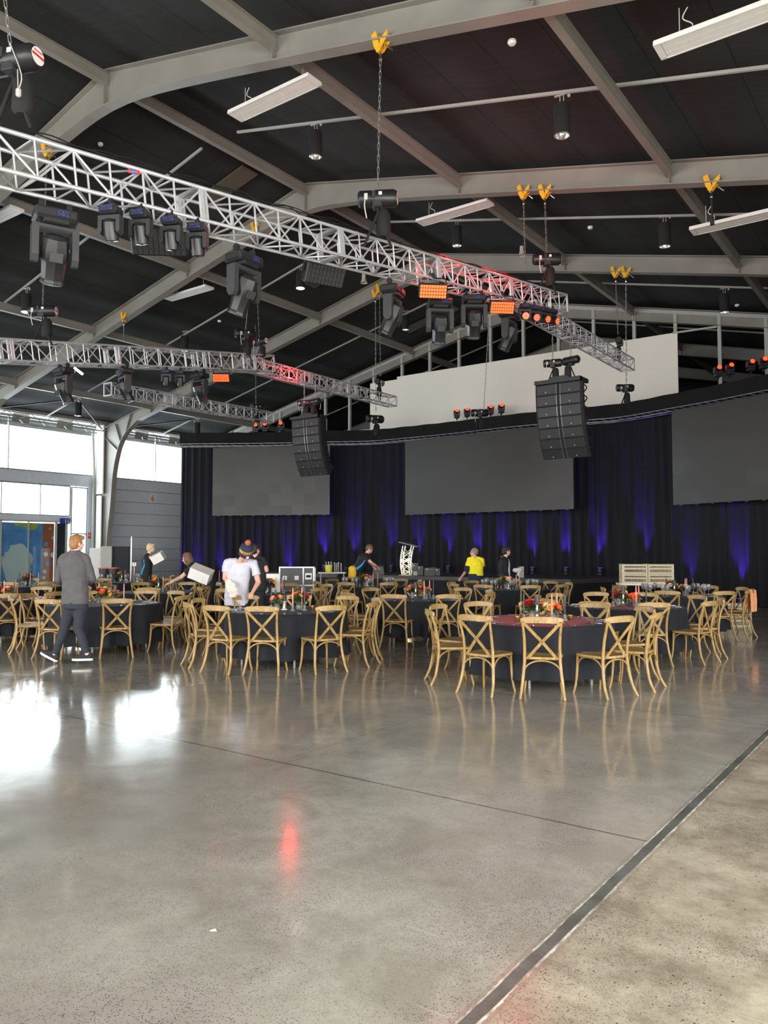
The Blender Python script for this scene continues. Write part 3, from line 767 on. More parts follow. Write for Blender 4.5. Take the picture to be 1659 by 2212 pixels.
A1, B1 = P(0, 278, 7.4), P(1225, 637, 17.1); d1 = (B1 - A1).normalized(); A1e = A1 - d1 * 2.6
truss('box_truss', A1e, B1, 0.39, 0.43, 0.42, 'large aluminium box truss sloping across the whole upper photo', RIG)
A2e = P(95, 737, 16.6); B2 = P(592, 768, 22.2); d2 = (B2 - A2e).normalized(); A2 = A2e - d2 * 6.0
truss('box_truss', A2, B2, 0.44, 0.44, 0.42, 'aluminium box truss at left, second row behind the large one', RIG)
A3 = Vector((-7.05, 15.2, 6.96)); B3 = Vector((-7.05, 21.55, 6.96))
truss('box_truss', A3, B3, 0.31, 0.34, 0.36, 'slimmer level truss carrying the right speaker array', RIG, r=0.02)
A4 = Vector((-15.5, 15.3, 6.98)); B4 = Vector((-15.5, 22.1, 6.98))
truss('box_truss', A4, B4, 0.33, 0.34, 0.36, 'slimmer level truss carrying the left speaker array', RIG, r=0.02)
A5 = P(240, 826, 22.0); B5 = P(592, 891, 27.6)
truss('box_truss', A5, B5, 0.35, 0.34, 0.40, 'small lone aluminium truss hanging low at far left', RIG, r=0.02)

# ------------------------------------------------------------------ chain hoists, clamps
def clamp_proto():
    t = thing('beam_clamp', 'x', 'clamp')
    mb = MB()
    for sx in (-1, 1):
        mb.prism([(-0.14, 0.22), (-0.06, 0.26), (0.00, 0.06), (0.03, -0.06), (-0.04, -0.08), (-0.10, 0.04)], sx * 0.035 - 0.01, sx * 0.035 + 0.01, Matrix.Rotation(math.pi / 2, 4, 'X'))
    mb.box((-0.10, 0, 0.20), (0.05, 0.08, 0.05)); mb.build('jaw', M['yellow'], t)
    mb = MB()
    for sx in (-1, 1):
        mb.prism([(0.02, -0.05), (0.16, 0.10), (0.16, 0.19), (0.11, 0.15), (0.03, 0.08)], sx * 0.05 - 0.01, sx * 0.05 + 0.01, Matrix.Rotation(math.pi / 2, 4, 'X'))
    mb.box((0.12, 0, 0.12), (0.05, 0.11, 0.05)); mb.build('jaw', M['yellow'], t)
    mb = MB(); mb.tube([(0.10, 0, 0.0), (0.22, 0, -0.12)], 0.012, 8); mb.tube([(0, 0, -0.06), (0, 0, -0.18)], 0.016, 8); mb.ball((0, 0, -0.18), 0.03, None, 8, 6); mb.build('shackle', M['steel'], t)
    return t
CL = Proto(clamp_proto())
def clamp(px, py, Y, label, s=1.0, rz=0.0):
    p = onY(px, py, Y - 0.05); CL.place(loc=p, rz=rz, label=label, group='yellow beam clamps on the portal frames', scale=s); return p
chain_mesh = None
def chain(top, bot, label):
    """links of a lifting chain between two points"""
    t = Vector(top); b = Vector(bot); L = (t - b).length; mb = MB(); n_ = int(L / 0.085)
    ax = (b - t).normalized(); rot = ax.to_track_quat('Z', 'Y').to_matrix().to_4x4()
    if n_ > 2:
        for i in range(n_):
            z = (i + 0.5) * L / n_
            T = Matrix.Translation(t) @ rot @ Matrix.Translation((0, 0, z)) @ Matrix.Rotation(math.pi / 2 * (i % 2), 4, 'Z')
            mb.tube([(-0.014, 0, -0.036), (0, 0, -0.054), (0.014, 0, -0.036), (0.014, 0, 0.036), (0, 0, 0.054), (-0.014, 0, 0.036), (-0.014, 0, -0.036)], 0.0065, 4, T, cap=False)
    return tag(mb.build('lifting_chain', M['chain']), label, 'chain', 'lifting chains')
def hoist_proto():
    t = thing('chain_hoist', 'x', 'hoist')
    T = Matrix.Rotation(math.pi / 2, 4, 'Y')
    mb = MB(); mb.lathe([(0.0, -0.29), (0.10, -0.29), (0.125, -0.26), (0.125, -0.09), (0.115, -0.085), (0.115, -0.04), (0.13, -0.035), (0.13, 0.24), (0.10, 0.29), (0.0, 0.29)], 20, T); mb.build('motor_housing', M['black'], t, 35)
    mb = MB(); mb.box((0.0, -0.02, -0.10), (0.14, 0.18, 0.10), None, 0.01); mb.box((-0.05, -0.13, 0.02), (0.05, 0.02, 0.10)); mb.build('gear_cover', M['dgrey'], t)
    mb = MB(); mb.lathe([(0.0, 0.293), (0.09, 0.292), (0.09, 0.296), (0, 0.297)], 16, T); mb.box((0.05, -0.128, 0.03), (0.05, 0.01, 0.05)); mb.build('label_plate', M['white'], t)
    mb = MB(); mb.box((0.298, 0, 0.0), (0.004, 0.17, 0.025)); mb.box((0.298, 0, 0.045), (0.004, 0.12, 0.012)); mb.build('red_stripe', M['red_tape'], t)
    mb = MB(); mb.tube(crom([(-0.16, -0.12, 0.02), (-0.18, -0.15, -0.15), (-0.15, -0.13, -0.34)], 4), 0.009, 6); mb.box((-0.16, -0.135, -0.02), (0.05, 0.04, 0.09)); mb.build('control_cable', M['cable'], t)
    mb = MB(); mb.lathe([(0.06, -0.15), (0.10, -0.22), (0.11, -0.50), (0.07, -0.56), (0, -0.56)], 12, Matrix.Translation((0.08, 0.05, 0))); mb.build('chain_bag', M['blackm'], t, 40)
    mb = MB()
    mb.tube([(0, 0, -0.14), (0, 0, -0.22)], 0.014, 8)
    for sx in (-1, 1):
        mb.tube([(0, 0, -0.22), (sx * 0.20, sx * 0.04, -0.72)], 0.02, 8)
    mb.build('sling', M['blackm'], t)
    return t
HO = Proto(hoist_proto())
HG = 'black chain hoists on the rig'
def hoist(p, rz, label, s=1.0): return HO.place(loc=p, rz=rz, label=label, group=HG, scale=s)
# front truss
c = clamp(822, 103, 9.15, 'yellow beam clamp on the nearest portal frame, top centre', 1.0)
h1 = P(816, 430, 11.4); hoist(h1, YAW * 0.85, 'black chain hoist above the middle of the large truss'); chain(c + Vector((0, 0, -0.18)), h1 + Vector((0, 0, 0.12)), 'long lifting chain at top centre, from clamp to large truss')
c = clamp(1131, 423, 15.15, 'yellow beam clamp on second frame, left one of the pair above the truss end')
hx = P(1135, 585, 16.4); chain(c + Vector((0, 0, -.18)), hx, 'lifting chain left of the pair at the large truss end')
c2 = clamp(1177, 422, 15.15, 'yellow beam clamp on second frame, right one of the pair above the truss end')
h2 = P(1181, 560, 16.35); hoist(h2, YAW, 'black chain hoist above the right end of the large truss'); chain(c2 + Vector((0, 0, -0.18)), h2 + Vector((0, 0, 0.12)), 'lifting chain right of the pair at the large truss end')
h0 = P(30, 132, 7.8); hoist(h0, 0.35, 'black chain hoist with red and white label, top left corner', 1.0); chain(P(4, -60, 7.75), h0 + Vector((-0.06, 0, 0.12)), 'lifting chain running out of the top left corner')
mb = MB(); q = P(40, 200, 7.6); mb.box(q, (0.05, 0.05, 0.09), None, 0.015); mb.tube(crom([h0 + Vector((0.1, -0.1, 0.1)), P(46, 160, 7.6), P(41, 192, 7.6)], 4), 0.006, 6); mb.tube([P(38, 150, 7.62), P(39, 192, 7.6)], 0.005, 6)
tag(mb.build('hoist_plug', M['horn']), 'grey plug dangling on a cable below the top left hoist', 'plug')
c = clamp(1537, 405, 15.15, 'yellow beam clamp on second frame at right, holding a short blue steel')
mb = MB(); mb.tube([c + Vector((0, 0, -0.1)), c + Vector((0, 0, -0.62))], 0.018, 8); mb.box(c + Vector((0, 0, -0.66)), (0.07, 0.05, 0.10)); tag(mb.build('safety_sling', M['bcable']), 'short dark sling hanging below the right yellow clamp', 'sling')
c = clamp(1330, 594, 21.15, 'yellow beam clamp on the third frame, left of the right pair'); chain(c + Vector((0, 0, -.18)), P(1335, 722, 21.3), 'lifting chain to the far end of the right speaker truss')
clampR = c
c = clamp(1352, 594, 21.15, 'yellow beam clamp on the third frame, right of the right pair'); chain(c + Vector((0, 0, -.18)), P(1353, 842, 22.6), 'long thin chain reaching down to the stage header at right')
h3 = P(1338, 738, 21.4); hoist(h3, YAW + 1.2, 'black chain hoist at the far end of the right speaker truss', 0.8)
hoist(P(1350, 838, 23.6), YAW, 'greenish chain hoist resting above the header right of the banner', 0.9)
# second row
c = clamp(102, 332, 9.15, 'yellow beam clamp on the nearest frame, seen through the large truss at left', 1.0, 0.4)
h4 = P(92, 672, 16.5); hoist(h4, YAW, 'black chain hoist above the left second-row truss'); chain(P(100, 350, 16.5), h4 + Vector((0, 0, .1)), 'lifting chain behind the big moving head at left')
c = clamp(551, 498, 15.15, 'yellow beam clamp on second frame, glimpsed through the large truss', 1.0)
h5 = P(530, 722, 21.3); hoist(h5, YAW + 0.5, 'dark chain hoist above the joint of the second-row truss'); chain(c + Vector((0, 0, -.18)), h5 + Vector((0, 0, .1)), 'lifting chain hanging behind the second big moving head')
hoist(P(562, 738, 21.9), YAW - 0.6, 'dark chain hoist just right of the joint of the second-row truss', 0.8)
chain(P(556, 640, 21.9), P(560, 730, 21.9), 'short lifting chain right of the second big moving head')
c = clamp(268, 690, 15.15, 'yellow beam clamp at far left on the second frame'); chain(c + Vector((0, 0, -.18)), P(268, 735, 22.0), 'short chain below the far left yellow clamp')
c = clamp(811, 640, 21.15, 'yellow beam clamp on third frame behind the third big moving head'); chain(c + Vector((0, 0, -.18)), P(812, 890, 27.5), 'long thin chain down to the header at the left end of banner')
c = clamp(820, 628, 21.15, 'second yellow clamp on third frame, half hidden by a moving head'); chain(c + Vector((0, 0, -.18)), P(822, 812, 26.6), 'lifting chain to the far end of the left speaker truss')
hoist(P(820, 826, 26.6), YAW + 1.2, 'black chain hoist at the far end of the left speaker truss', 0.85)
hoist(P(810, 905, 30.5), YAW + 0.4, 'dark chain hoist standing over the header left of the banner', 1.2)
chain(P(1056, 690, 28.2), P(1045, 886, 29.0), 'long thin chain falling in front of the cream banner')
hoist(P(1036, 892, 29.2), YAW, 'greenish chain hoist on the header between red lamps', 1.1)
chain(P(552, 700, 27.0), P(553, 872, 27.0), 'thin chain at the end of the lone left truss')
hoist(P(555, 880, 27.0), YAW + 0.9, 'dark chain hoist at the end of the lone left truss', 0.9)

# ------------------------------------------------------------------ speaker arrays
def array_parts(t, c, ang, first):
    W_, Hh, D = 1.12, 0.245, 0.42
    def fin(o, par):
        o.parent = par
        return o
    mb = MB(); mb.prism([(-W_ / 2, 0), (W_ / 2, 0), (W_ / 2 - 0.12, D), (-W_ / 2 + 0.12, D)], -Hh / 2, Hh / 2)
    cab = mb.build('speaker_box', M['blackm'], t); cab.location = c; cab.rotation_euler = (ang, 0, 0)
    for sx in (-1, 1):
        mb = MB(); mb.box((sx * 0.285, -0.012, 0), (0.47, 0.03, Hh - 0.022), None, 0.006); mb.build('grille', M['grille'], cab)
    for sx in (-1, 1):
        mb = MB(); mb.tube([(sx * 0.045, -0.015, -Hh / 2 + .01), (sx * 0.045, -0.015, Hh / 2 - .01)], 0.016, 8); mb.build('waveguide', M['silver_edge'], cab, 40)
    for sx in (-0.30, 0.27):
        mb = MB(); mb.lathe([(0.013, 0), (0.013, 0.006), (0, 0.008)], 10, Matrix.Translation((sx, -0.028, -Hh * 0.22)) @ Matrix.Rotation(math.pi / 2, 4, 'X')); mb.build('badge', M['horn'], cab)
    for sx in (-1, 1):
        mb = MB(); mb.box((sx * (W_ / 2 - 0.02), 0.06, 0), (0.06, 0.08, Hh)); mb.tube(crom([(sx * (W_ / 2 - 0.04), 0.10, 0.08), (sx * (W_ / 2 + 0.02), 0.22, 0), (sx * (W_ / 2 - 0.09), 0.32, -0.08)], 3), 0.014, 6); mb.build('rigging_plate', M['blackm'], cab)
    return cab
M['grille'] = mat('black_grille', (0.018, 0.018, 0.020), 0.55, 0, 0.1, 200)
M['silver_edge'] = mat('satin_edge', (0.12, 0.12, 0.125), 0.3, 0.5)
ordn = ['top', 'second', 'third', 'fourth', 'fifth', 'sixth', 'bottom']
def line_array(px, py, d, side, hoist_px):
    top = P(px, py, d)
    t = thing('line_array', 'black curved %s line array of seven stacked speaker boxes, hanging before the backdrop' % side, 'speaker array', top, 0, 'hanging line arrays')
    pos = Vector((0, 0, 0)); ang = R_(1)
    for i in range(7):
        dn = Vector((0, math.sin(ang), -math.cos(ang)))
        array_parts(t, pos + dn * 0.125, ang, i == 0)
        pos = pos + dn * 0.25; ang += R_((3, 4, 5, 6, 6, 6, 6)[i])
    mb = MB()
    mb.box((-0.52, 0.16, 0.05), (0.06, 0.5, 0.09)); mb.box((0.52, 0.16, 0.05), (0.06, 0.5, 0.09)); mb.box((0, -0.04, 0.05), (1.10, 0.08, 0.09)); mb.box((0, 0.38, 0.05), (1.10, 0.06, 0.07)); mb.prism([(-0.30, 0.08), (0.30, 0.08), (0.18, 0.17), (-0.18, 0.17)], -0.2, 0.0, Matrix.Rotation(math.pi / 2, 4, 'X')); mb.build('flying_frame', M['black'], t)
    for k, (dx, s) in enumerate(((-0.20, 1), (0.24, 1))):
        hp = top + Vector((dx, 0.16, 0.52)); hoist(hp, 0.3 + k * 2.6, 'black chain hoist above the %s speaker array, %s of the two' % (side, 'left' if k == 0 else 'right'), 0.72)
        chain(hp + Vector((0, 0, 0.95 if side == 'right' else 0.75)), hp + Vector((0, 0, 0.1)), 'short chain from truss to the %s speaker array, %s one' % (side, 'left' if k == 0 else 'right'))
line_array(1206, 828, 17.6, 'right', 0)
line_array(660, 905, 23.2, 'left', 0)

# ------------------------------------------------------------------ stage lights
def mh_big():
    """large moving head hanging base-up; origin at the clamp line, head tilts"""
    t = thing('moving_head_light', 'x', 'stage light')
    mb = MB(); mb.box((0, 0, -0.13), (0.44, 0.30, 0.13), None, 0.03); mb.box((0, -0.02, -0.21), (0.26, 0.24, 0.05), None, 0.01); mb.build('base', M['black'], t, 30)
    mb = MB(); mb.box((0.06, -0.155, -0.13), (0.12, 0.012, 0.07)); mb.build('control_panel', M['blue_chip'], t)
    mb = MB()
    for sx in (-1, 1): mb.box((sx * 0.14, 0, -0.035), (0.05, 0.06, 0.07)); mb.tube([(sx * 0.14 - 0.02, 0, 0.0), (sx * 0.14 + 0.02, 0, 0.0)], 0.045, 10)
    mb.build('truss_clamp', M['blackm'], t)
    yk = MB()
    for sx in (-1, 1): yk.prism([(-0.075, -0.24), (0.075, -0.24), (0.07, -0.58), (0.03, -0.64), (-0.03, -0.64), (-0.07, -0.58)], sx * 0.20 - 0.035, sx * 0.20 + 0.035, Matrix(((0, 0, 1, 0), (1, 0, 0, 0), (0, 1, 0, 0), (0, 0, 0, 1))))
    yk.box((0, 0, -0.26), (0.44, 0.15, 0.07), None, 0.02); y = yk.build('yoke', M['dgrey'], t)
    hd = MB(); T = Matrix.Translation((0, 0, -0.54)) @ Matrix.Rotation(R_(28), 4, 'X')
    hd.lathe([(0.0, 0.21), (0.09, 0.21), (0.13, 0.17), (0.145, 0.05), (0.145, -0.04), (0.125, -0.08), (0.115, -0.25), (0.125, -0.27), (0.125, -0.30), (0.10, -0.31)], 8, T)
    h = hd.build('lamp_head', M['black'], t, 25)
    ln = MB(); ln.lathe([(0.10, -0.305), (0.05, -0.315), (0, -0.318)], 18, T); ln.build('lens', M['lens'], h, 40)
    vt = MB()
    for i in range(4): vt.box((0, 0.140, 0.13 - i * 0.035), (0.14, 0.012, 0.012), T)
    vt.box((0, -0.143, -0.0), (0.13, 0.014, 0.10), T); vt.build('vent_panel', M['dgrey'], h)
    return t
def mh_small(lit):
    t = thing('beam_light', 'x', 'stage light')
    mb = MB(); mb.box((0, 0, -0.10), (0.21, 0.19, 0.10), None, 0.02); mb.build('base', M['black'], t)
    mb = MB(); mb.box((0.0, -0.10, -0.10), (0.15, 0.012, 0.06)); mb.build('control_panel', M['blue_chip'], t)
    mb = MB(); mb.box((0, 0, -0.03), (0.05, 0.05, 0.06)); mb.tube([(-0.02, 0, 0.0), (0.02, 0, 0.0)], 0.04, 10); mb.build('truss_clamp', M['blackm'], t)
    yk = MB(); outl = [(-0.125, -0.16), (0.125, -0.16), (0.125, -0.33), (0.10, -0.36), (0.08, -0.33), (0.08, -0.21), (-0.08, -0.21), (-0.08, -0.33), (-0.10, -0.36), (-0.125, -0.33)]
    yk.prism(outl, -0.05, 0.05, Matrix.Rotation(math.pi / 2, 4, 'X')); yk.build('yoke', M['dgrey'], t)
    T = Matrix.Translation((0, 0, -0.29)) @ Matrix.Rotation(R_(-75 if lit else 15), 4, 'X')
    hd = MB(); hd.lathe([(0, 0.10), (0.05, 0.10), (0.078, 0.06), (0.082, -0.06), (0.074, -0.13), (0.070, -0.135)], 16, T); h = hd.build('lamp_head', M['black'], t, 30)
    ln = MB()
    if lit:
        for k in range(7):
            a = k * math.pi / 3; rr = 0 if k == 6 else 0.045
            ln.lathe([(0.014, -0.139), (0.010, -0.146), (0, -0.149)], 8, T @ Matrix.Translation((rr * math.cos(a), rr * math.sin(a), 0)))
        bz = MB(); bz.lathe([(0.069, -0.1365), (0.0, -0.139)], 16, T); bz.build('lens_ring', M['red_led'], h)
    else: ln.lathe([(0.07, -0.136), (0.0, -0.142)], 14, T)
    ln.build('lens', M['amber_led'] if lit else M['lens'], h)
    return t
def strobe(lit):
    t = thing('led_panel_light', 'x', 'stage light')
    T = Matrix.Rotation(R_(32), 4, 'X'); 
    mb = MB(); mb.box((0, 0, 0), (0.44, 0.10, 0.22), T, 0.012); mb.box((0, 0.07, 0), (0.36, 0.06, 0.16), T)
    for i in range(12): mb.box((-0.2 + i * 0.036, 0.11, 0), (0.008, 0.04, 0.17), T)
    mb.build('housing', M['black'], t)
    mb = MB()
    for i in range(10):
        for j in range(4): mb.box((-0.188 + i * 0.0418, -0.052, -0.078 + j * 0.052), (0.034, 0.010, 0.042), T)
    mb.build('led_cell', M['orange_led'] if lit else M['lens'], t, kind='stuff')
    if lit:
        mb = MB()
        for i in range(10):
            for j in range(4): mb.lathe([(0.009, 0), (0, 0.004)], 6, T @ Matrix.Translation((-0.188 + i * 0.0418, -0.057, -0.078 + j * 0.052)) @ Matrix.Rotation(math.pi / 2, 4, 'X'))
        mb.build('led_bead', M['amber_led'], t, kind='stuff')
    mb = MB()
    for sx in (-1, 1): mb.bar((sx * 0.235, 0, 0), (sx * 0.20, 0, 0.20), 0.03, 0.012)
    mb.bar((-0.2, 0, 0.2), (0.2, 0, 0.2), 0.03, 0.012); mb.box((0, 0, 0.24), (0.05, 0.05, 0.07)); mb.build('bracket', M['blackm'], t)
    return t
BIG, SML, SMR = Proto(mh_big()), Proto(mh_small(False)), Proto(mh_small(True))
STR, STD = Proto(strobe(True)), Proto(strobe(False))
def t1d(px):   # depth along the front truss at picture column px
    s = px / 1225; return 1 / ((1 - s) / 7.4 + s / 17.1)
gB, gS, gR = 'big moving head lights under the trusses', 'small beam lights under the trusses', 'small red-lit moving heads'
for px, py, rz, back, lab in ((120, 445, 0.55, .42, 'biggest moving head light, hanging under the left end of the large truss'), (528, 541, 0.95, .12, 'big moving head light under the large truss, left of centre'),
                        (848, 612, 1.2, .1, 'big moving head light under the large truss, beside the lit panel'), (950, 640, 0.1, .3, 'big moving head light directly right of the left orange panel'),
                        (1024, 632, 0.0, .0, 'big moving head light between the two orange panels'), (1100, 668, 1.0, .4, 'big moving head light below the right orange panel')):
    BIG.place(loc=P(px, py, t1d(px) + back), rz=YAW + rz, label=lab, group=gB)
for px, py, lab in ((240, 437, 'leftmost of the four small beam lights on the large truss'), (305, 447, 'second from left of the four small beam lights'), (371, 462, 'third from left of the four small beam lights'), (427, 477, 'rightmost of the four small beam lights on the large truss')):
    SML.place(loc=P(px, py, t1d(px) + 0.02), rz=YAW - 0.15, label=lab, group=gS, scale=1.0)
for px, py, lab in ((1133, 652, 'leftmost red-lit head near the end of the large truss'), (1153, 656, 'second red-lit head near the end of the large truss'), (1174, 660, 'third red-lit head near the end of the large truss'), (1192, 664, 'rightmost red-lit head near the end of the large truss')):
    SMR.place(loc=P(px, py, t1d(px)), rz=YAW + (px - 1133) * 0.014, label=lab, group=gR, scale=1.0)
STR.place(loc=P(935, 628, t1d(935)), rz=YAW + 0.1, label='left glowing orange LED panel under the large truss', group='orange LED panels', scale=1.08)
STR.place(loc=P(1084, 663, t1d(1084)), rz=YAW + 0.1, label='right glowing orange LED panel under the large truss', group='orange LED panels', scale=1.08)
STD.place(loc=P(345, 520, t1d(345) + 1.0), rz=YAW + 0.1, label='dark unlit LED panel hanging under the four small beam lights', group='unlit LED panels', scale=1.6)
STD.place(loc=P(700, 592, t1d(700) + 1.3), rz=YAW + 0.5, label='dark unlit LED panel beside a lit pendant lamp', group='unlit LED panels', scale=1.5)
def t2d(px): 
    s = (px - 95) / (592 - 95); return 1 / ((1 - s) / 16.6 + s / 22.2)
for px, py, rz, lab in ((138, 790, -0.6, 'big moving head with amber lens, under the second-row truss at left'), (270, 792, -0.9, 'long moving head under the second-row truss, before the lone truss'), (432, 802, -0.6, 'big moving head with amber lens, left of the second-row orange panel')):
    BIG.place(loc=P(px, py, t2d(px)), rz=YAW + rz, label=lab, group=gB, scale=1.0)
for px, py, lab in ((360, 795, 'small beam light under the second-row truss, left of two'), (390, 797, 'small beam light under the second-row truss, right of two')):
    SML.place(loc=P(px, py, t2d(px)), rz=YAW, label=lab, group=gS)
STR.place(loc=P(478, 815, t2d(478)), rz=YAW, label='glowing orange LED panel under the second-row truss', group='orange LED panels', scale=1.0)
mb = MB(); mb.bar(P(161, 795, 17.2), P(178, 808, 17.2), 0.07, 0.05); tag(mb.build('light_bar', M['tube_on']), 'short glowing white light bar beside the left moving head', 'light bar')
# standing red heads on the header (placed upside down)
for px, py, d, lab in ((987, 906, 30.2, 'red-lit head on the header, leftmost of four in front of banner'), (1009, 903, 30.0, 'red-lit head on the header, second of four before the banner'), (1060, 898, 29.2, 'red-lit head on the header, third of four before the banner'), (1083, 895, 28.9, 'red-lit head on the header, rightmost of four before the banner'),
                      (1551, 818, 23.6, 'red-lit head on the header at right, leftmost of four'), (1577, 813, 23.3, 'red-lit head on the header at right, second of four'), (1622, 806, 22.8, 'red-lit head on the header at right, third of four'), (1649, 801, 22.4, 'brightest red-lit head on the header at the right edge'),
                      (553, 938, 33.0, 'red-lit head on the header left of the left speaker array, leftmost'), (573, 936, 32.9, 'red-lit head on the header left of the left array, middle'), (607, 934, 32.7, 'red-lit head on the header touching the left speaker array')):
    SMR.place(loc=P(px, py, d), rot=(0, math.pi, YAW), label=lab, group=gR, scale=1.0 if d < 32 else 1.15)
# real red light from the lit fixtures
def spot(name, loc, tgt, power, size, color=(1.0, 0.03, 0.02), soft=0.06):
    l = bpy.data.lights.new(name, 'SPOT'); l.energy = power; l.color = color; l.spot_size = R_(size); l.spot_blend = 0.5; l.shadow_soft_size = soft
    o = bpy.data.objects.new(name, l); COL.objects.link(o); o.location = loc
    o.rotation_euler = (Vector(tgt) - Vector(loc)).to_track_quat('-Z', 'Y').to_euler()
tb1 = P(1163, 1191, 10.0); tb5 = P(1348, 1191, 12.4); tb10 = P(20, 1191, 14.9)
src = P(1150, 705, 15.5)
spot('red_beam', src, (tb1.x, tb1.y, 0.7), 3600, 11, (1.0, 0.07, 0.08)); spot('red_beam', src, (tb5.x, tb5.y, 0.7), 3000, 11, (1.0, 0.07, 0.08))
spot('red_beam', P(573, 905, 32.4), (tb10.x, tb10.y, 0.6), 14000, 8, (1.0, 0.08, 0.08))
spot('red_beam', P(1133, 690, 15.7), (B1 - d1 * 1.8).to_tuple(), 60, 50, (1.0, 0.02, 0.02)) if False else None
lp = bpy.data.lights.new('red_glow', 'POINT'); lp.energy = 75; lp.color = (1, .02, .02); lp.shadow_soft_size = 0.05
o = bpy.data.objects.new('red_glow', lp); COL.objects.link(o); o.location = B1 - d1 * 2.4 + Vector((0.05, -0.20, 0.28))
lp = lp.copy(); lp.energy = 35; o = bpy.data.objects.new('red_glow', lp); COL.objects.link(o); o.location = B1 - d1 * 4.2 + Vector((0.05, -0.20, 0.25))
lp = bpy.data.lights.new('red_glow', 'POINT'); lp.energy = 40; lp.color = (1, .02, .02); lp.shadow_soft_size = 0.05
o = bpy.data.objects.new('red_glow', lp); COL.objects.link(o); o.location = P(632, 812, 22.6)
# cables strung along the large truss
mb = MB(); random.seed(3)
for k in range(3):
    pts = []
    for i in range(46):
        s = i / 45; L = (B1 - A1).length; p = A1 + d1 * (s * L) + Vector((random.uniform(-.03, .03), random.uniform(-.03, .03), 0.035 + random.uniform(-0.015, 0.05) * (0.4 + (s < .45))))
        pts.append(p)
    mb.tube(crom(pts, 3), 0.007, 5)
tag(mb.build('cable_loom', M['bcable']), 'black cables taped along the top of the large truss', 'cable')
t = thing('cable_connector', 'red and blue cable connector tied to the large truss', 'connector', P(289, 371, t1d(289) - 0.02), YAW)
mb = MB(); mb.tube([(-0.06, 0, 0.01), (-0.02, 0, 0)], 0.022, 8); mb.tube([(0.02, 0, 0), (0.06, 0, -0.01)], 0.022, 8); mb.build('red_end', mat('red_plastic', (0.7, 0.04, 0.02), 0.4), t)
mb = MB(); mb.tube([(-0.02, 0, 0), (0.02, 0, 0)], 0.026, 8); mb.build('blue_coupler', mat('blue_plastic', (0.02, 0.15, 0.6), 0.4), t)

def on_roof(px, py, off):
    d = ray(px, py)
    for sg in (1, -1):          # left slope: z = ZA + TS (x - XA); right slope: z = ZA - TS (x - XA)
        t_ = (ZA + off - H - sg * TS * XA) / (d.z - sg * TS * d.x); p = CP + d * t_
        if t_ > 0 and (p.x - XA) * sg <= 0: return p
    return p
# ------------------------------------------------------------------ pendants, heaters, horns, detectors
def pendant(lit):
    t = thing('pendant_lamp', 'x', 'lamp')
    mb = MB(); mb.lathe([(0.0, 0.26), (0.13, 0.26), (0.135, 0.25), (0.135, -0.26), (0.125, -0.26), (0.125, 0.0), (0, 0.02)], 20, cap=False); mb.build('shade', M['blackm'], t, 40)
    mb = MB(); mb.lathe([(0.124, -0.262), (0.115, -0.20), (0.06, -0.12), (0, -0.10)], 20, cap=False); mb.lathe([(0.135, -0.262), (0.118, -0.275), (0.118, -0.262)], 20, cap=False); mb.build('reflector', M['lamp_on'] if lit else M['lamp_dim'], t, 40)
    mb = MB(); mb.tube([(-0.03, 0, 0.26), (-0.03, 0, 0.42)], 0.008, 6); mb.tube([(0.03, 0, 0.26), (0.03, 0, 0.42)], 0.008, 6); mb.bar((-0.12, 0, 0.43), (0.12, 0, 0.45), 0.03, 0.02); mb.ball((0.12, 0, 0.40), 0.03, None, 8, 6); mb.build('hanger', M['horn'], t)
    return t
PU, PL = Proto(pendant(False)), Proto(pendant(True))
for px, py, Y, lit, lab in ((682, 312, 12.1, 0, 'black cylinder pendant right above the large truss, upper middle'), (1214, 260, 12.1, 0, 'nearest black cylinder pendant, upper right'), (987, 510, 18.1, 0, 'black cylinder pendant left of the pair of yellow clamps'),
                        (1436, 508, 18.1, 0, 'black cylinder pendant at right below the second frame'), (1565, 655, 24.1, 0, 'black cylinder pendant near the gable framing at right'), (876, 697, 24.1, 0, 'small black pendant left of the gable framing'),
                        (649, 605, 18.1, 1, 'lit cylinder pendant beside an unlit LED panel'), (57, 655, 12.1, 1, 'lit cylinder pendant at the far left edge'), (169, 884, 18.1, 0, 'black cylinder pendant near the left eave'), (399, 742, 18.1, 0, 'black pendant behind the second-row truss'), (426, 925, 24.1, 1, 'lit pendant just above the left end of header')):
    (PL if lit else PU).place(loc=onY(px, py, Y), rz=0.2, label=lab, group='cylinder pendants under the roof')
def heater():
    t = thing('panel_heater', 'x', 'heater'); L = 1.95; w = 0.36
    mb = MB(); mb.box((0, 0, 0.02), (L, w, 0.05), None, 0.008)
    for sx in (-1, 1): mb.box((sx * (L / 2 - 0.04), 0, -0.012), (0.08, w, 0.025))
    for sy in (-1, 1): mb.box((0, sy * (w / 2 - 0.01), -0.012), (L, 0.02, 0.025))
    mb.build('casing', M['white'], t)
    mb = MB()
    for i in range(3): mb.box((0, (i - 1) * 0.105, -0.012), (L - 0.18, 0.095, 0.015))
    mb.build('radiant_panel', M['white'], t)
    mb = MB(); mb.tube([(-0.7, 0, 0.05), (-0.7, 0, 0.45)], 0.006, 6); mb.tube([(0.7, 0, 0.05), (0.7, 0, 0.35)], 0.006, 6); mb.tube(crom([(-0.6, 0, 0.05), (-0.55, 0.03, 0.2), (-0.66, 0, 0.3), (-0.6, 0, 0.42)], 4), 0.008, 6); mb.build('suspension_wire', M['cable'], t)
    return t
HT = Proto(heater())
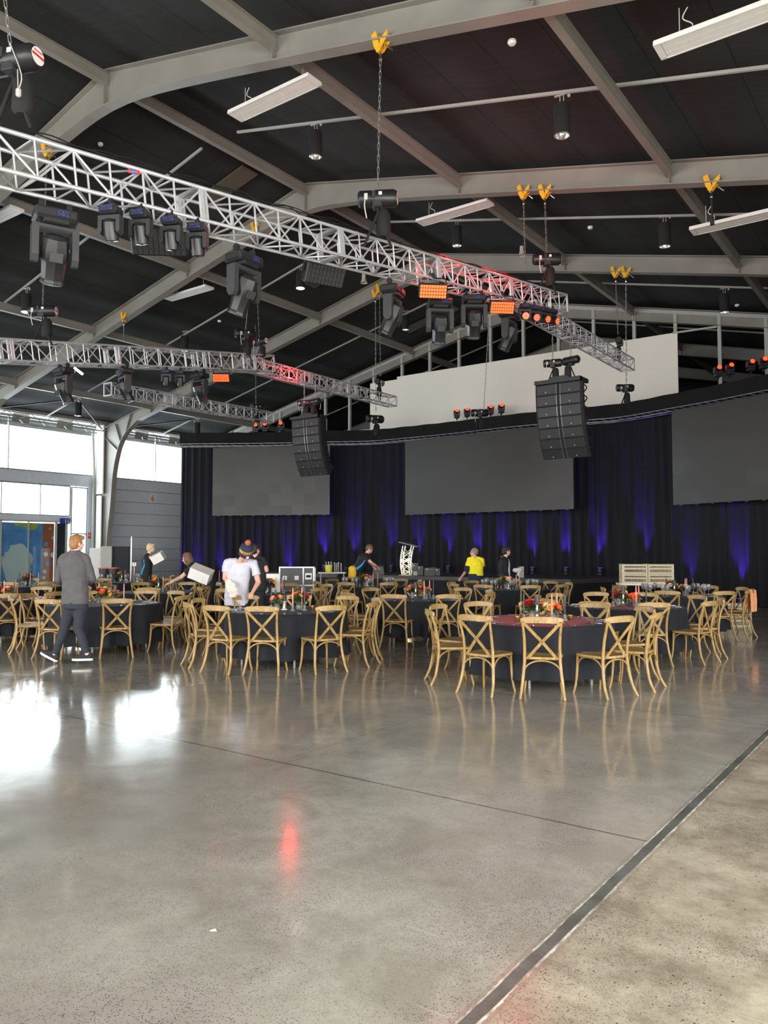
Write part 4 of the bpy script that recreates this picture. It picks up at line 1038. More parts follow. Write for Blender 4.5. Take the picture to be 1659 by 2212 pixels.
for loc, lab in ((Vector((-9.5, 9.75, 9.60)), 'white panel heater at upper left of centre, below the nearest frame'), (Vector((-9.35, 15.7, 9.62)), 'white panel heater at mid photo, below the second frame'),
                 (onY(1600, 45, 9.75), 'white panel heater cut by the top right corner'), (onY(1610, 474, 15.7), 'white panel heater cut by the right edge'), (Vector((-18.85, 15.7, 9.55)), 'white panel heater at left between the trusses'), (onY(-8, 472, 9.75), 'white panel heater cut by the left edge')):
    HT.place(loc=loc, rz=0, label=lab, group='white panel heaters')
hm = MB(); hm.lathe([(0.05, 0.14), (0.055, 0.0), (0.06, -0.02), (0.10, -0.12), (0.105, -0.125), (0.09, -0.11), (0.03, -0.02)], 16, cap=False)
for px, py, d, s, lab in ((196, 318, 19, 1.15, 'grey horn speaker above the large truss at left'), (806, 582, 22, 1.0, 'small grey horn behind the middle of the large truss'), (786, 602, 22, 1.0, 'small grey horn just below the large truss'), (1127, 543, 21, 1.0, 'grey horn speaker beside the chain pair')):
    o = hm.build('horn_speaker', M['horn'], None, 40); tag(o, lab, 'horn speaker', 'horn speakers'); o.location = P(px, py, d); o.scale = (s,) * 3
dm = MB(); dm.lathe([(0, 0.03), (0.06, 0.03), (0.065, 0.0), (0.045, -0.03), (0, -0.035)], 12)
for px, py, Y, lab in ((1106, 92, 9.9, 'white round detector on the roof at top right of centre'), (1275, 492, 18.1, 'white round detector on the rail at mid right'), (217, 312, None, 'white round detector near the grey horn'), (474, 694, 18.1, 'white round detector on the rail at left'), (1592, 660, 24.1, 'white round detector near the right-most pendant')):
    o = dm.build('smoke_detector', M['white'], None, 40); tag(o, lab, 'detector', 'smoke detectors'); o.location = onY(px, py, Y) if Y else on_roof(px, py, 0.14)
for px, py, Y, w_, lab in ((495, 400, 12.0, 1.6, 'translucent roof panel seen above the large truss'), (690, 605, 18.6, 0.9, 'small framed roof hatch by the lit pendant'), (930, 690, 24.0, 2.4, 'tan roof panel behind the moving heads')):
    mb = MB(); mb.box((0, 0, 0), (w_, 0.55, 0.03)); o = mb.build('roof_panel', mat('tan_panel', (0.10, 0.085, 0.065), 0.7), None); tag(o, lab, 'roof panel'); p = on_roof(px, py, 0.13)
    o.location = p; o.rotation_euler = (0, -math.atan(TS) if p.x < XA else math.atan(TS), 0)
# ================================================================== CHAIRS
def chair_proto():
    t = thing('dining_chair', 'x', 'chair')
    Wd = M['wood']
    # seat: rounded trapezoid with a dished top
    outl = [(-0.185, -0.19), (-0.205, -0.10), (-0.225, 0.10), (-0.215, 0.19), (-0.16, 0.235), (0, 0.25), (0.16, 0.235), (0.215, 0.19), (0.225, 0.10), (0.205, -0.10), (0.185, -0.19), (0, -0.205)]
    outl = [(p.x, p.y) for p in crom([Vector((x, y, 0)) for x, y in outl + outl[:1]], 3)][:-1]
    mb = MB(); n = len(outl); vs = []; 
    for sc, z in ((0.97, 0.425), (1.0, 0.432), (1.0, 0.448), (0.975, 0.455), (0.80, 0.450), (0.4, 0.444)):
        vs += [(x * sc, y * sc, z) for x, y in outl]
    fs = [tuple(range(n))[::-1], tuple(range(5 * n, 6 * n))] + [(r * n + k, r * n + (k + 1) % n, (r + 1) * n + (k + 1) % n, (r + 1) * n + k) for r in range(5) for k in range(n)]
    mb.add(vs, fs); mb.build('seat', Wd, t, 40)
    for s in (-1, 1):
        mb = MB(); pts = crom([(s * 0.240, -0.300, 0.0), (s * 0.222, -0.235, 0.13), (s * 0.200, -0.198, 0.32), (s * 0.192, -0.190, 0.45), (s * 0.192, -0.215, 0.64), (s * 0.205, -0.265, 0.80), (s * 0.212, -0.282, 0.855)], 4)
        nn = len(pts); mb.tube(pts, [0.0145 + 0.004 * math.sin(math.pi * min(1, i / nn * 1.3)) for i in range(nn)], 8); mb.build('leg', Wd, t, 60)
        mb = MB(); pts = crom([(s * 0.215, 0.235, 0.0), (s * 0.198, 0.212, 0.12), (s * 0.190, 0.200, 0.28), (s * 0.186, 0.195, 0.43)], 4); mb.tube(pts, [0.0125 + 0.006 * i / len(pts) for i in range(len(pts))], 8); mb.build('leg', Wd, t, 60)
    # curved top rail
    mb = MB(); vs = []; fs = []; N_ = 14
    for i in range(N_ + 1):
        u = -1 + 2 * i / N_; x = u * 0.232; y = -0.262 - 0.050 * (1 - u * u); zc = 0.862 + 0.012 * (1 - u * u); h = 0.030 * (1 - 0.25 * u ** 4) + 0.006; th = 0.012
        if abs(u) > 0.99: h *= 0.75
        vs += [(x, y - th, zc - h), (x, y - th, zc + h * 0.8), (x, y - th * .4, zc + h), (x, y + th * .6, zc + h * .9), (x, y + th, zc + h * 0.6), (x, y + th, zc - h)]
    for i in range(N_):
        for k in range(6): fs.append((i * 6 + k, (i + 1) * 6 + k, (i + 1) * 6 + (k + 1) % 6, i * 6 + (k + 1) % 6))
    fs += [(0, 1, 2, 3, 4, 5), tuple(N_ * 6 + k for k in range(6))[::-1]]; mb.add(vs, fs); mb.build('top_rail', Wd, t, 40)
    # crossed back slats
    for s in (-1, 1):
        mb = MB(); pts = crom([(-s * 0.195, -0.284 + 0.004 * s, 0.835), (-s * 0.09, -0.258 + 0.006 * s, 0.72), (0, -0.236 + 0.008 * s, 0.625), (s * 0.09, -0.210 + 0.006 * s, 0.52), (s * 0.158, -0.196, 0.438)], 3)
        for a, b in zip(pts, pts[1:]): mb.bar(a, b + (b - a) * 0.05, 0.033, 0.010, up=(0, 1, 0.25))
        mb.build('cross_slat', Wd, t)
    mb = MB()
    for x, y, z in ((0, -0.253, 0.625), (-0.15, -0.208, 0.445), (0.15, -0.208, 0.445), (-0.195, -0.302, 0.845), (0.195, -0.302, 0.845)): mb.ball((x, y, z), 0.007, None, 6, 4)
    mb.build('screw', M['steel'], t)
    # bentwood arches
    for a, b in (((-0.208, -0.205, 0.25), (0.208, -0.205, 0.25)), ((-0.186, 0.203, 0.27), (0.186, 0.203, 0.27)), ((-0.205, -0.205, 0.25), (-0.188, 0.203, 0.27)), ((0.205, -0.205, 0.25), (0.188, 0.203, 0.27))):
        a = Vector(a); b = Vector(b); m1 = a.lerp(b, 0.06) + Vector((0, 0, 0.09)); m2 = a.lerp(b, 0.25) + Vector((0, 0, 0.148)); m3 = a.lerp(b, 0.5) + Vector((0, 0, 0.165)); m4 = a.lerp(b, 0.75) + Vector((0, 0, 0.148)); m5 = a.lerp(b, 0.94) + Vector((0, 0, 0.09))
        mb = MB(); mb.tube(crom([a, m1, m2, m3, m4, m5, b], 3), 0.0105, 6); mb.build('bentwood_brace', Wd, t, 60)
    return t
CH = Proto(chair_proto())

# ================================================================== TABLES
# key: (px, depth, phrase, group phrase, radius scale, phase deg (0 = toward the camera, positive = picture right), number of chairs, skip list)
TB = [
 ('T1', 1163, 10.0, 'front right table', -7, 10, ()),
 ('T2', 617, 11.7, 'front middle table', -6, 10, ()),
 ('T3', 229, 13.2, 'table behind the walking man', -13, 10, ()),
 ('T4', 900, 14.5, 'table in the middle gap', -19, 9, ()),
 ('T5', 1348, 12.5, 'table right of the front right one', 2, 10, ()),
 ('T6', 1458, 15.6, 'rear right table with glasses', 15, 9, ()),
 ('T7', 1100, 18.2, 'table by the man in the dark hoodie', -30, 9, ()),
 ('T8', 795, 19.6, 'table by the bending man in black', -18, 9, ()),
 ('T9', 5, 14.6, 'reddish table at the left edge', 30, 10, ()),
 ('T10', 345, 17.0, 'table by the tattooed person', 10, 9, ()),
 ('T11', 585, 16.4, 'table behind the beanie man', 12, 9, ()),
 ('T12', 62, 19.8, 'rear table near the map poster', 5, 9, ()),
 ('T13', 265, 22.4, 'rear table before the grey cladding', 0, 9, ()),
 ('T14', 455, 22.0, 'rear table left of the flight case', 12, 8, ()),
]
def cloth_mesh(seed):
    rnd = random.Random(seed); mb = MB(); n = 144; Rr = 0.915; vs = []; fs = []
    amp = [rnd.uniform(.5, 1.3) for _ in range(20)]; ph = rnd.uniform(0, 6)
    prof = [(0.0, 0.752), (0.5, 0.752), (0.88, 0.752), (0.905, 0.749), (0.921, 0.738), (0.926, 0.70), (0.93, 0.60), (0.935, 0.42), (0.94, 0.24), (0.945, 0.13)]
    for j, (r, z) in enumerate(prof):
        dz = max(0, (0.74 - z) / 0.61)
        for k in range(n):
            a = 2 * math.pi * k / n
            q = noise.noise(Vector((math.cos(a) * 2.2, math.sin(a) * 2.2, seed * 3.1)))
            w = math.sin(a * 17 + ph + 2.5 * q) * (0.6 + 0.9 * abs(noise.noise(Vector((math.cos(a) * 1.4, math.sin(a) * 1.4, seed)))))
            rr = r * (1 - 0.03 * min(1, dz * 3)) + 0.085 * dz ** 0.75 * w + 0.015 * dz
            zz = z + (0.02 * noise.noise(Vector((math.cos(a) * 3, math.sin(a) * 3, seed + 5))) * dz)
            if j == 0: rr = 0.001
            vs.append((rr * math.cos(a), rr * math.sin(a), zz))
    for j in range(len(prof) - 1):
        for k in range(n): fs.append((j * n + k, j * n + (k + 1) % n, (j + 1) * n + (k + 1) % n, (j + 1) * n + k))
    mb.add(vs, [f[::-1] for f in fs]); return mb
def table_proto():
    t = thing('banquet_table', 'x', 'table')
    mb = MB(); mb.lathe([(0, 0.715), (0.90, 0.715), (0.905, 0.722), (0.905, 0.738), (0.90, 0.744), (0, 0.744)], 48); mb.build('tabletop', M['dgrey'], t, 30)
    for sx in (-1, 1):
        for sy in (-1, 1):
            mb = MB(); mb.tube([(sx * 0.42, sy * 0.52, 0.0), (sx * 0.42, sy * 0.52, 0.715)], 0.016, 8); mb.build('leg', M['alu_d'], t)
    for sy in (-1, 1):
        mb = MB(); mb.tube([(-0.42, sy * 0.52, 0.12), (0.42, sy * 0.52, 0.12)], 0.012, 8); mb.build('crossbar', M['alu_d'], t)
    return t
TP = Proto(table_proto())
# tableware meshes
M['flat'] = mat('cutlery_steel', (0.72, 0.72, 0.72), 0.18, 1.0)
M['glassw'] = mat('clear_glass', (0.95, 0.97, 0.97), 0.03); _b = M['glassw'].node_tree.nodes['Principled BSDF']; _b.inputs['Transmission Weight'].default_value = 0.85; _b.inputs['IOR'].default_value = 1.3
M['pinkwax'] = mat('dusty_pink_wax', (0.60, 0.24, 0.17), 0.5); M['blackwax'] = mat('charcoal_wax', (0.018, 0.02, 0.028), 0.45); M['holder_w'] = mat('white_ceramic', (0.72, 0.71, 0.68), 0.4)
M['silver'] = mat('aged_silver', (0.55, 0.52, 0.46), 0.28, 0.9); M['gold'] = mat('gold_votive', (0.72, 0.45, 0.14), 0.25, 1.0, 0.3, 60); M['greyh'] = mat('grey_ceramic', (0.17, 0.18, 0.19), 0.5)
M['leaf'] = mat('foliage', (0.045, 0.095, 0.025), 0.6, 0, 0.4, 30); M['leaf2'] = mat('grey_green_foliage', (0.14, 0.17, 0.085), 0.6, 0, 0.4, 30)
PET = {'red': mat('deep_red_petals', (0.30, 0.008, 0.012), 0.6, 0, 0.3, 40), 'coral': mat('coral_petals', (0.85, 0.12, 0.04), 0.6, 0, 0.2, 40), 'orange': mat('orange_petals', (0.88, 0.30, 0.06), 0.6, 0, 0.2, 40),
       'cream': mat('cream_petals', (0.75, 0.62, 0.45), 0.6, 0, 0.15, 40), 'peach': mat('peach_petals', (0.80, 0.42, 0.24), 0.6, 0, 0.15, 40), 'gold': mat('mustard_petals', (0.75, 0.42, 0.06), 0.6, 0, 0.2, 40), 'rust': mat('rust_protea', (0.42, 0.15, 0.06), 0.6, 0, 0.3, 60)}
def bloom_mesh(col):
    mb = MB(); rnd = random.Random(hash(col) % 97 if False else len(col) * 7)
    for ring, (rr, nn, tilt, sz) in enumerate(((0.006, 4, 0.15, .022), (0.018, 6, 0.5, .028), (0.032, 8, 0.95, .032), (0.04, 8, 1.35, .03))):
        for k in range(nn):
            a = 2 * math.pi * k / nn + ring * .5
            T = Matrix.Rotation(a, 4, 'Z') @ Matrix.Translation((rr * .5, 0, 0.0)) @ Matrix.Rotation(tilt, 4, 'Y')
            mb.add([(0, -sz * .35, 0), (0.004, -sz * .8, sz * .7), (-0.002, -sz * .5, sz * 1.35), (-0.006, 0, sz * 1.5), (-0.002, sz * .5, sz * 1.35), (0.004, sz * .8, sz * .7), (0, sz * .35, 0), (0.010, 0, sz * .7)],
                   [(0, 1, 7), (1, 2, 7), (2, 3, 7), (3, 4, 7), (4, 5, 7), (5, 6, 7), (6, 0, 7)], T)
    mb.ball((0, 0, 0.004), 0.018, None, 8, 5)
    return mb.mesh('bloom', PET[col], 180)
BLM = {k: bloom_mesh(k) for k in PET}
def leaf_cluster(seed, n, R, m):
    rnd = random.Random(seed); mb = MB()
    for i in range(n):
        a = rnd.uniform(0, 6.283); el = rnd.uniform(-0.1, 1.2); r0 = rnd.uniform(0.2, 0.8) * R; L = rnd.uniform(0.05, 0.10); w = L * rnd.uniform(.18, .3)
        T = Matrix.Rotation(a, 4, 'Z') @ Matrix.Translation((r0 * math.cos(el), 0, r0 * math.sin(el))) @ Matrix.Rotation(-el + rnd.uniform(-.4, .6), 4, 'Y') @ Matrix.Rotation(rnd.uniform(-1, 1), 4, 'X')
        mb.add([(0, 0, 0), (L * .35, w, .006), (L * .7, w * .8, 0), (L, 0, -.01), (L * .7, -w * .8, 0), (L * .35, -w, .006), (L * .5, 0, -.006)], [(0, 1, 6), (1, 2, 6), (2, 3, 6), (3, 4, 6), (4, 5, 6), (5, 0, 6)], T)
    for i in range(max(2, n // 14)):
        a = rnd.uniform(0, 6.283); L = rnd.uniform(0.8, 1.6) * R; e = Vector((math.cos(a) * L, math.sin(a) * L, R * rnd.uniform(.2, 1.1)))
        mb.tube([(0, 0, -0.02), e * 0.6 + Vector((0, 0, .02)), e], 0.002, 4)
        for q in range(5):
            s = 0.45 + q * 0.13; c = e * s
            T = Matrix.Translation(c) @ Matrix.Rotation(a + (q % 2 * 2 - 1) * .8, 4, 'Z')
            mb.add([(0, 0, 0), (.025, .010, .004), (.05, 0, 0), (.025, -.010, .004)], [(0, 1, 2, 3)], T)
    return mb
LEAF_A = leaf_cluster(11, 110, 0.14, None).mesh('foliage', M['leaf'], 180); LEAF_B = leaf_cluster(23, 80, 0.15, None).mesh('foliage', M['leaf2'], 180)
vz = MB(); vz.lathe([(0.0, 0.0), (0.055, 0.0), (0.06, 0.05), (0.05, 0.11), (0.055, 0.13), (0.05, 0.13), (0.045, 0.11), (0.05, 0.05), (0.05, 0.01), (0, 0.008)], 16, cap=False); VASE = vz.mesh('vase', M['glassw'], 60)
def obj(name, me, parent=None):
    o = bpy.data.objects.new(name, me); COL.objects.link(o)
    if parent is not None: o.parent = parent
    return o
def flowers(loc, cols, seed, label, s=1.0, leafy=0):
    s *= 0.78
    rnd = random.Random(seed); t = thing('flower_arrangement', label, 'flowers', loc, rnd.uniform(0, 6), 'flower arrangements on the tables'); t.scale = (s,) * 3
    obj('vase', VASE, t); f = obj('foliage', LEAF_A if leafy == 0 else LEAF_B, t); f.location = (0, 0, 0.13)
    for i, c in enumerate(cols):
        o = obj('bloom', BLM[c], t); a = i * 2.399 + rnd.uniform(-.3, .3); r = 0.045 + 0.085 * math.sqrt(i / len(cols)); el = 1.25 - 0.85 * i / len(cols)
        o.location = (math.cos(a) * r * 1.05, math.sin(a) * r * 1.05, 0.13 + 0.13 * math.sin(el) + rnd.uniform(-.015, .02)); o.rotation_euler = (0, (math.pi / 2 - el) * 0.9, a); o.scale = (rnd.uniform(.75, 1.15),) * 3
        o.rotation_euler = Matrix.Rotation(a, 3, 'Z').to_4x4().__matmul__(Matrix.Rotation((math.pi / 2 - el), 4, 'Y')).to_euler()
    return t
def taper(m, hm, h):
    t = thing('taper_candle', 'x', 'candle'); mb = MB(); mb.lathe([(0, 0), (0.035, 0), (0.036, 0.012), (0.016, 0.03), (0.020, 0.06), (0.024, 0.075), (0.013, 0.08)], 14); mb.build('holder', hm, t, 50)
    mb = MB(); mb.lathe([(0.011, 0.07), (0.011, 0.07 + h * .6), (0.008, 0.07 + h), (0, 0.075 + h)], 10); mb.tube([(0, 0, 0.07 + h), (0, 0, 0.085 + h)], 0.0015, 4); mb.build('candle', m, t, 50); return t
def pillar(tall, hm):
    t = thing('pillar_candle', 'x', 'candle'); mb = MB()
    if tall: mb.lathe([(0, 0), (0.055, 0), (0.058, 0.01), (0.03, 0.03), (0.018, 0.07), (0.032, 0.10), (0.018, 0.13), (0.024, 0.19), (0.06, 0.205), (0.062, 0.215), (0, 0.216)], 18)
    else: mb.lathe([(0, 0), (0.05, 0), (0.05, 0.01), (0.022, 0.025), (0.018, 0.10), (0.045, 0.13), (0.055, 0.135), (0, 0.137)], 18)
    mb.build('holder', hm, t, 45); z = 0.216 if tall else 0.137; mb = MB(); mb.lathe([(0.036, z), (0.036, z + 0.085), (0.030, z + 0.088), (0, z + 0.084)], 18); mb.tube([(0, 0, z + .08), (0, 0, z + .10)], 0.002, 4); mb.build('candle', M['blackwax'], t, 50); return t
KP = {'pink': Proto(taper(M['pinkwax'], M['greyh'], 0.26)), 'black': Proto(taper(M['blackwax'], M['greyh'], 0.27)), 'pillarS': Proto(pillar(1, M['silver'])), 'pillarW': Proto(pillar(0, M['holder_w'])), 'pillarB': Proto(pillar(1, M['blackm']))}
KN = {'pink': 'dusty pink taper candle', 'black': 'thin black taper candle', 'pillarS': 'black pillar candle on a tall silver stand', 'pillarW': 'black pillar candle on a white ceramic stand', 'pillarB': 'black pillar candle on a tall black stand'}
vo = thing('votive_holder', 'x', 'votive'); mb = MB(); mb.lathe([(0, 0), (0.028, 0), (0.034, 0.03), (0.036, 0.06), (0.030, 0.06), (0.028, 0.01), (0, 0.008)], 14, cap=False); mb.build('cup', M['gold'], vo, 50); VO = Proto(vo)
wg = thing('wine_glass', 'x', 'glass'); mb = MB(); mb.lathe([(0, 0), (0.034, 0), (0.034, 0.003), (0.006, 0.008), (0.005, 0.09), (0.02, 0.10), (0.038, 0.125), (0.040, 0.16), (0.031, 0.205), (0.029, 0.205), (0.037, 0.16), (0.034, 0.128), (0.0, 0.103)], 14, cap=False); mb.build('glass_bowl', M['glassw'], wg, 60); WG = Proto(wg)
# cutlery meshes
kb = MB(); kb.box((0, -0.055, 0.004), (0.012, 0.10, 0.005)); kb.prism([(-0.007, 0), (0.008, 0), (0.010, 0.08), (0.004, 0.118), (-0.006, 0.09)], 0.002, 0.005); KNIFE = kb.mesh('knife', M['flat'])
fb = MB(); fb.bar((0, -0.10, 0.003), (0, 0.02, 0.006), 0.010, 0.003); fb.prism([(-0.006, 0.02), (0.006, 0.02), (0.012, 0.045), (-0.012, 0.045)], 0.004, 0.007)
for x in (-0.0095, -0.003, 0.003, 0.0095): fb.bar((x, 0.045, 0.0055), (x, 0.095, 0.006), 0.003, 0.003)
FORK = fb.mesh('fork', M['flat'])
sb_ = MB(); sb_.bar((0, -0.09, 0.003), (0, 0.03, 0.006), 0.009, 0.003); sb_.ball((0, 0.05, 0.006), (0.016, 0.026, 0.004), None, 10, 6); SPOON = sb_.mesh('spoon', M['flat'], 60)

pal = {'T1': ['orange', 'gold', 'red', 'coral', 'cream', 'red', 'orange', 'rust'], 'T2': ['red', 'coral', 'peach', 'red', 'orange', 'red', 'red'], 'T3': ['rust', 'gold', 'red', 'rust', 'peach', 'coral', 'rust'], 'T4': ['coral', 'cream', 'red', 'peach', 'coral', 'cream'],
       'T5': ['coral', 'red', 'cream', 'coral', 'red', 'peach'], 'T6': ['red', 'orange', 'red', 'cream', 'peach', 'coral'], 'T7': ['coral', 'orange', 'gold', 'cream'], 'T8': ['coral', 'rust', 'orange', 'red', 'peach'], 'T9': ['orange', 'red', 'coral', 'cream'], 'T10': ['coral', 'orange', 'peach', 'red'],
       'T11': ['peach', 'orange', 'cream', 'peach', 'gold'], 'T12': ['red', 'coral', 'rust', 'red'], 'T13': ['peach', 'orange', 'red'], 'T14': ['orange', 'red', 'peach'], 'T15': ['red', 'peach', 'orange']}
STANDING = [(160, 11.4), (511, 13.0), (556, 15.1), (316, 20.6), (456, 16.6), (772, 20.8), (1028, 20.9), (1090, 20.0)]
ANG = {'T1': (-82, -43, -10, 26, 62, 98, 134, 170, 206, 242), 'T2': (-66, -32, -5, 32, 70, 105, 140, 178, 215, 255), 'T3': (-62, -17, 29, 76, 108, 140, 170, 202, 235, 266), 'T4': (-20, 22, 62, 100, 140, 180, 220, 260, 300)}
rank = ['leftmost', 'second from left', 'third from left', 'fourth from left', 'fifth from left', 'sixth from left']
TPOS = {}
for ti, (key, px, d, phrase, phase, nc, skip) in enumerate(TB):
    c = gp(px, d); TPOS[key] = c; rnd = random.Random(ti * 13 + 5)
    TP.place(loc=c, rz=rnd.uniform(0, 1.5), label='round folding table under black cloth, the %s' % phrase, group='round banquet tables')
    o = cloth_mesh(ti + 1).build('tablecloth', M['cloth'], None, 180); o.location = c; o.rotation_euler = (0, 0, rnd.uniform(0, 6))
    tag(o, 'floor-length black tablecloth on the %s' % phrase, 'tablecloth', 'black tablecloths')
    chs = []
    for i in range(len(ANG[key]) if key in ANG else nc):
        a = ANG[key][i] + rnd.uniform(-1.5, 1.5) if key in ANG else (phase + 360.0 / nc * i + rnd.uniform(-3.5, 3.5))
        a = (a + 180) % 360 - 180
        q = c + (-F0 * math.cos(R_(a)) + Rv * math.sin(R_(a))) * 1.05
        if any((q - gp(*pp)).length < 0.42 for pp in STANDING): continue
        chs.append(a)
    near = sorted([a for a in chs if abs(a) <= 90]); far = sorted([a for a in chs if abs(a) > 90], key=lambda a: math.sin(R_(a)))
    for side_, lst in (('near', near), ('far', far)):
        for k, a in enumerate(lst):
            dirv = (-F0 * math.cos(R_(a)) + Rv * math.sin(R_(a)))
            rad = 1.12 + rnd.uniform(-0.04, 0.05)
            if abs(a) <= 90: rad += 0.02
            p = c + dirv * rad
            rz = math.atan2(-dirv.y, -dirv.x) - math.pi / 2 + rnd.uniform(-0.10, 0.10)
            CH.place(loc=p, rz=rz, label='cross-back oak chair, %s, %s side, %s' % (rank[k], side_, phrase), group='cross-back chairs at the %s' % phrase)
    # centrepiece
    zt_ = 0.752
    def at(u, v): q = c + Rv * u + F0 * v; return Vector((q.x, q.y, zt_))
    cols = pal[key]; big = d < 16
    flowers(at(-0.06 if key != 'T2' else 0.20, 0.10), cols, ti, 'low %s and %s flowers, %s' % (cols[0], cols[1] if cols[1] != cols[0] else cols[2], phrase), 1.15 if big else 1.3)
    if big: flowers(at(0.16 if key != 'T2' else -0.12, -0.04), cols[::-1], ti + 50, 'smaller second bunch, %s and %s, %s' % (cols[-1], cols[-2] if cols[-2] != cols[-1] else cols[-3], phrase), 0.95, 1)
    ks = [('pillarW' if key in ('T2', 'T7', 'T8') else ('pillarB' if key in ('T11', 'T9', 'T12') else 'pillarS'), -0.02, 0.02), ('pink', 0.13, -0.16), ('black', -0.20, -0.05), ('pink', 0.24, 0.05), ('black', 0.30, -0.12)]
    if key == 'T3': ks = [('pillarS', 0.15, 0.06), ('pink', 0.34, -0.08), ('black', -0.02, 0.22), ('pink', -0.14, 0.1)]
    if d > 17: ks = ks[:4]
    for n_, (kk, u, v) in enumerate(ks):
        lab = KN[kk] + (', left one' if kk in [q[0] for q in ks[n_ + 1:]] and u < [q for q in ks[n_ + 1:] if q[0] == kk][0][1] else (', right one' if kk in [q[0] for q in ks[:n_] + ks[n_ + 1:]] and u > min(q[1] for q in ks if q[0] == kk) else (', left one' if [q[0] for q in ks].count(kk) > 1 else ''))) + ', ' + phrase
        KP[kk].place(loc=at(u, v), rz=0, label=lab, group='candles on the tables')
    if d < 19:
        VO.place(loc=at(-0.30, -0.16), label='gold votive cup left of flowers, %s' % phrase, group='gold votive cups')
        VO.place(loc=at(0.40, 0.02), label='gold votive cup right of flowers, %s' % phrase, group='gold votive cups')
    # place settings
    if d < 16.5:
        for a in chs:
            base = -F0 * math.cos(R_(a)) + Rv * math.sin(R_(a)); tang = Vector((-base.y, base.x, 0)); rz = math.atan2(-base.y, -base.x) - math.pi / 2
            for me, nm, off in ((FORK, 'fork', -0.14), (KNIFE, 'knife', 0.13), (SPOON, 'spoon', 0.16)) if d < 13.5 else ((FORK, 'fork', -0.14), (KNIFE, 'knife', 0.13)):
                o = obj(nm, me); p = c + base * 0.72 - tang * off; o.location = (p.x, p.y, zt_ + 0.001); o.rotation_euler = (0, 0, rz + rnd.uniform(-.35, .35)); o.scale = (1.15,) * 3
                tag(o, 'steel %s on the %s' % (nm, phrase), nm, 'steel %s pieces on the %s' % (nm, phrase))
    if key in ('T6', 'T7', 'T8', 'T13'):
        for a in chs:
            base = -F0 * math.cos(R_(a)) + Rv * math.sin(R_(a)); tang = Vector((-base.y, base.x, 0))
            for off, rr in ((0.10, 0.55), (0.17, 0.60)):
                p = c + base * rr - tang * off
                WG.place(loc=(p.x, p.y, zt_), label='clear stemmed wine glass standing on the %s' % phrase, group='wine glasses on the %s' % phrase, scale=1.1)
# ================================================================== PEOPLE
def remeshed(mb, name, m, parent, voxel, smooth_it=4, fac=0.5, disp=0.0, dscale=0.05):
    me = mb.mesh(name, m); o = bpy.data.objects.new(name, me); COL.objects.link(o)
    r = o.modifiers.new('r', 'REMESH'); r.mode = 'VOXEL'; r.voxel_size = voxel; r.use_smooth_shade = True
    s = o.modifiers.new('s', 'SMOOTH'); s.factor = fac; s.iterations = smooth_it
    if disp:
        tx = bpy.data.textures.new('fold', 'CLOUDS'); tx.noise_scale = dscale
        dm_ = o.modifiers.new('d', 'DISPLACE'); dm_.texture = tx; dm_.strength = disp; dm_.mid_level = 0.5
    bpy.context.view_layer.update()
    dg = bpy.context.evaluated_depsgraph_get(); me2 = bpy.data.meshes.new_from_object(o.evaluated_get(dg))
    o.modifiers.clear(); o.data = me2; me2.name = name
    if not me2.materials: me2.materials.append(m)
    bpy.data.meshes.remove(me)
    me2.polygons.foreach_set('use_smooth', [True] * len(me2.polygons))
    o.parent = parent
    return o
def cone(mb, a, ra, b, rb, n=14, ends=True):
    a = Vector(a); b = Vector(b); mb.tube([a, a.lerp(b, .5), b], [ra, (ra + rb) / 2, rb], n)
    if ends: mb.ball(a, ra, None, n, 8); mb.ball(b, rb, None, n, 8)
def loft(mb, rings, n=20):
    """rings: (center, half width, half depth, axis vector u, axis vector w)"""
    vs = []; fs = []
    for c, a, b, u, w in rings:
        for k in range(n):
            t = 2 * math.pi * k / n; ct, st = math.cos(t), math.sin(t)
            sx = math.copysign(abs(ct) ** 0.85, ct); sy = math.copysign(abs(st) ** 0.85, st)
            vs.append(Vector(c) + u * a * sx + w * b * sy)
    m_ = len(rings)
    for i in range(m_ - 1):
        for k in range(n): fs.append((i * n + k, i * n + (k + 1) % n, (i + 1) * n + (k + 1) % n, (i + 1) * n + k))
    fs += [tuple(range(n))[::-1], tuple((m_ - 1) * n + k for k in range(n))]
    mb.add(vs, fs)
SK = mat('skin', (0.60, 0.33, 0.23), 0.55, 0, 0.06, 20); SKP = mat('pale_skin', (0.68, 0.42, 0.32), 0.55, 0, 0.06, 20)
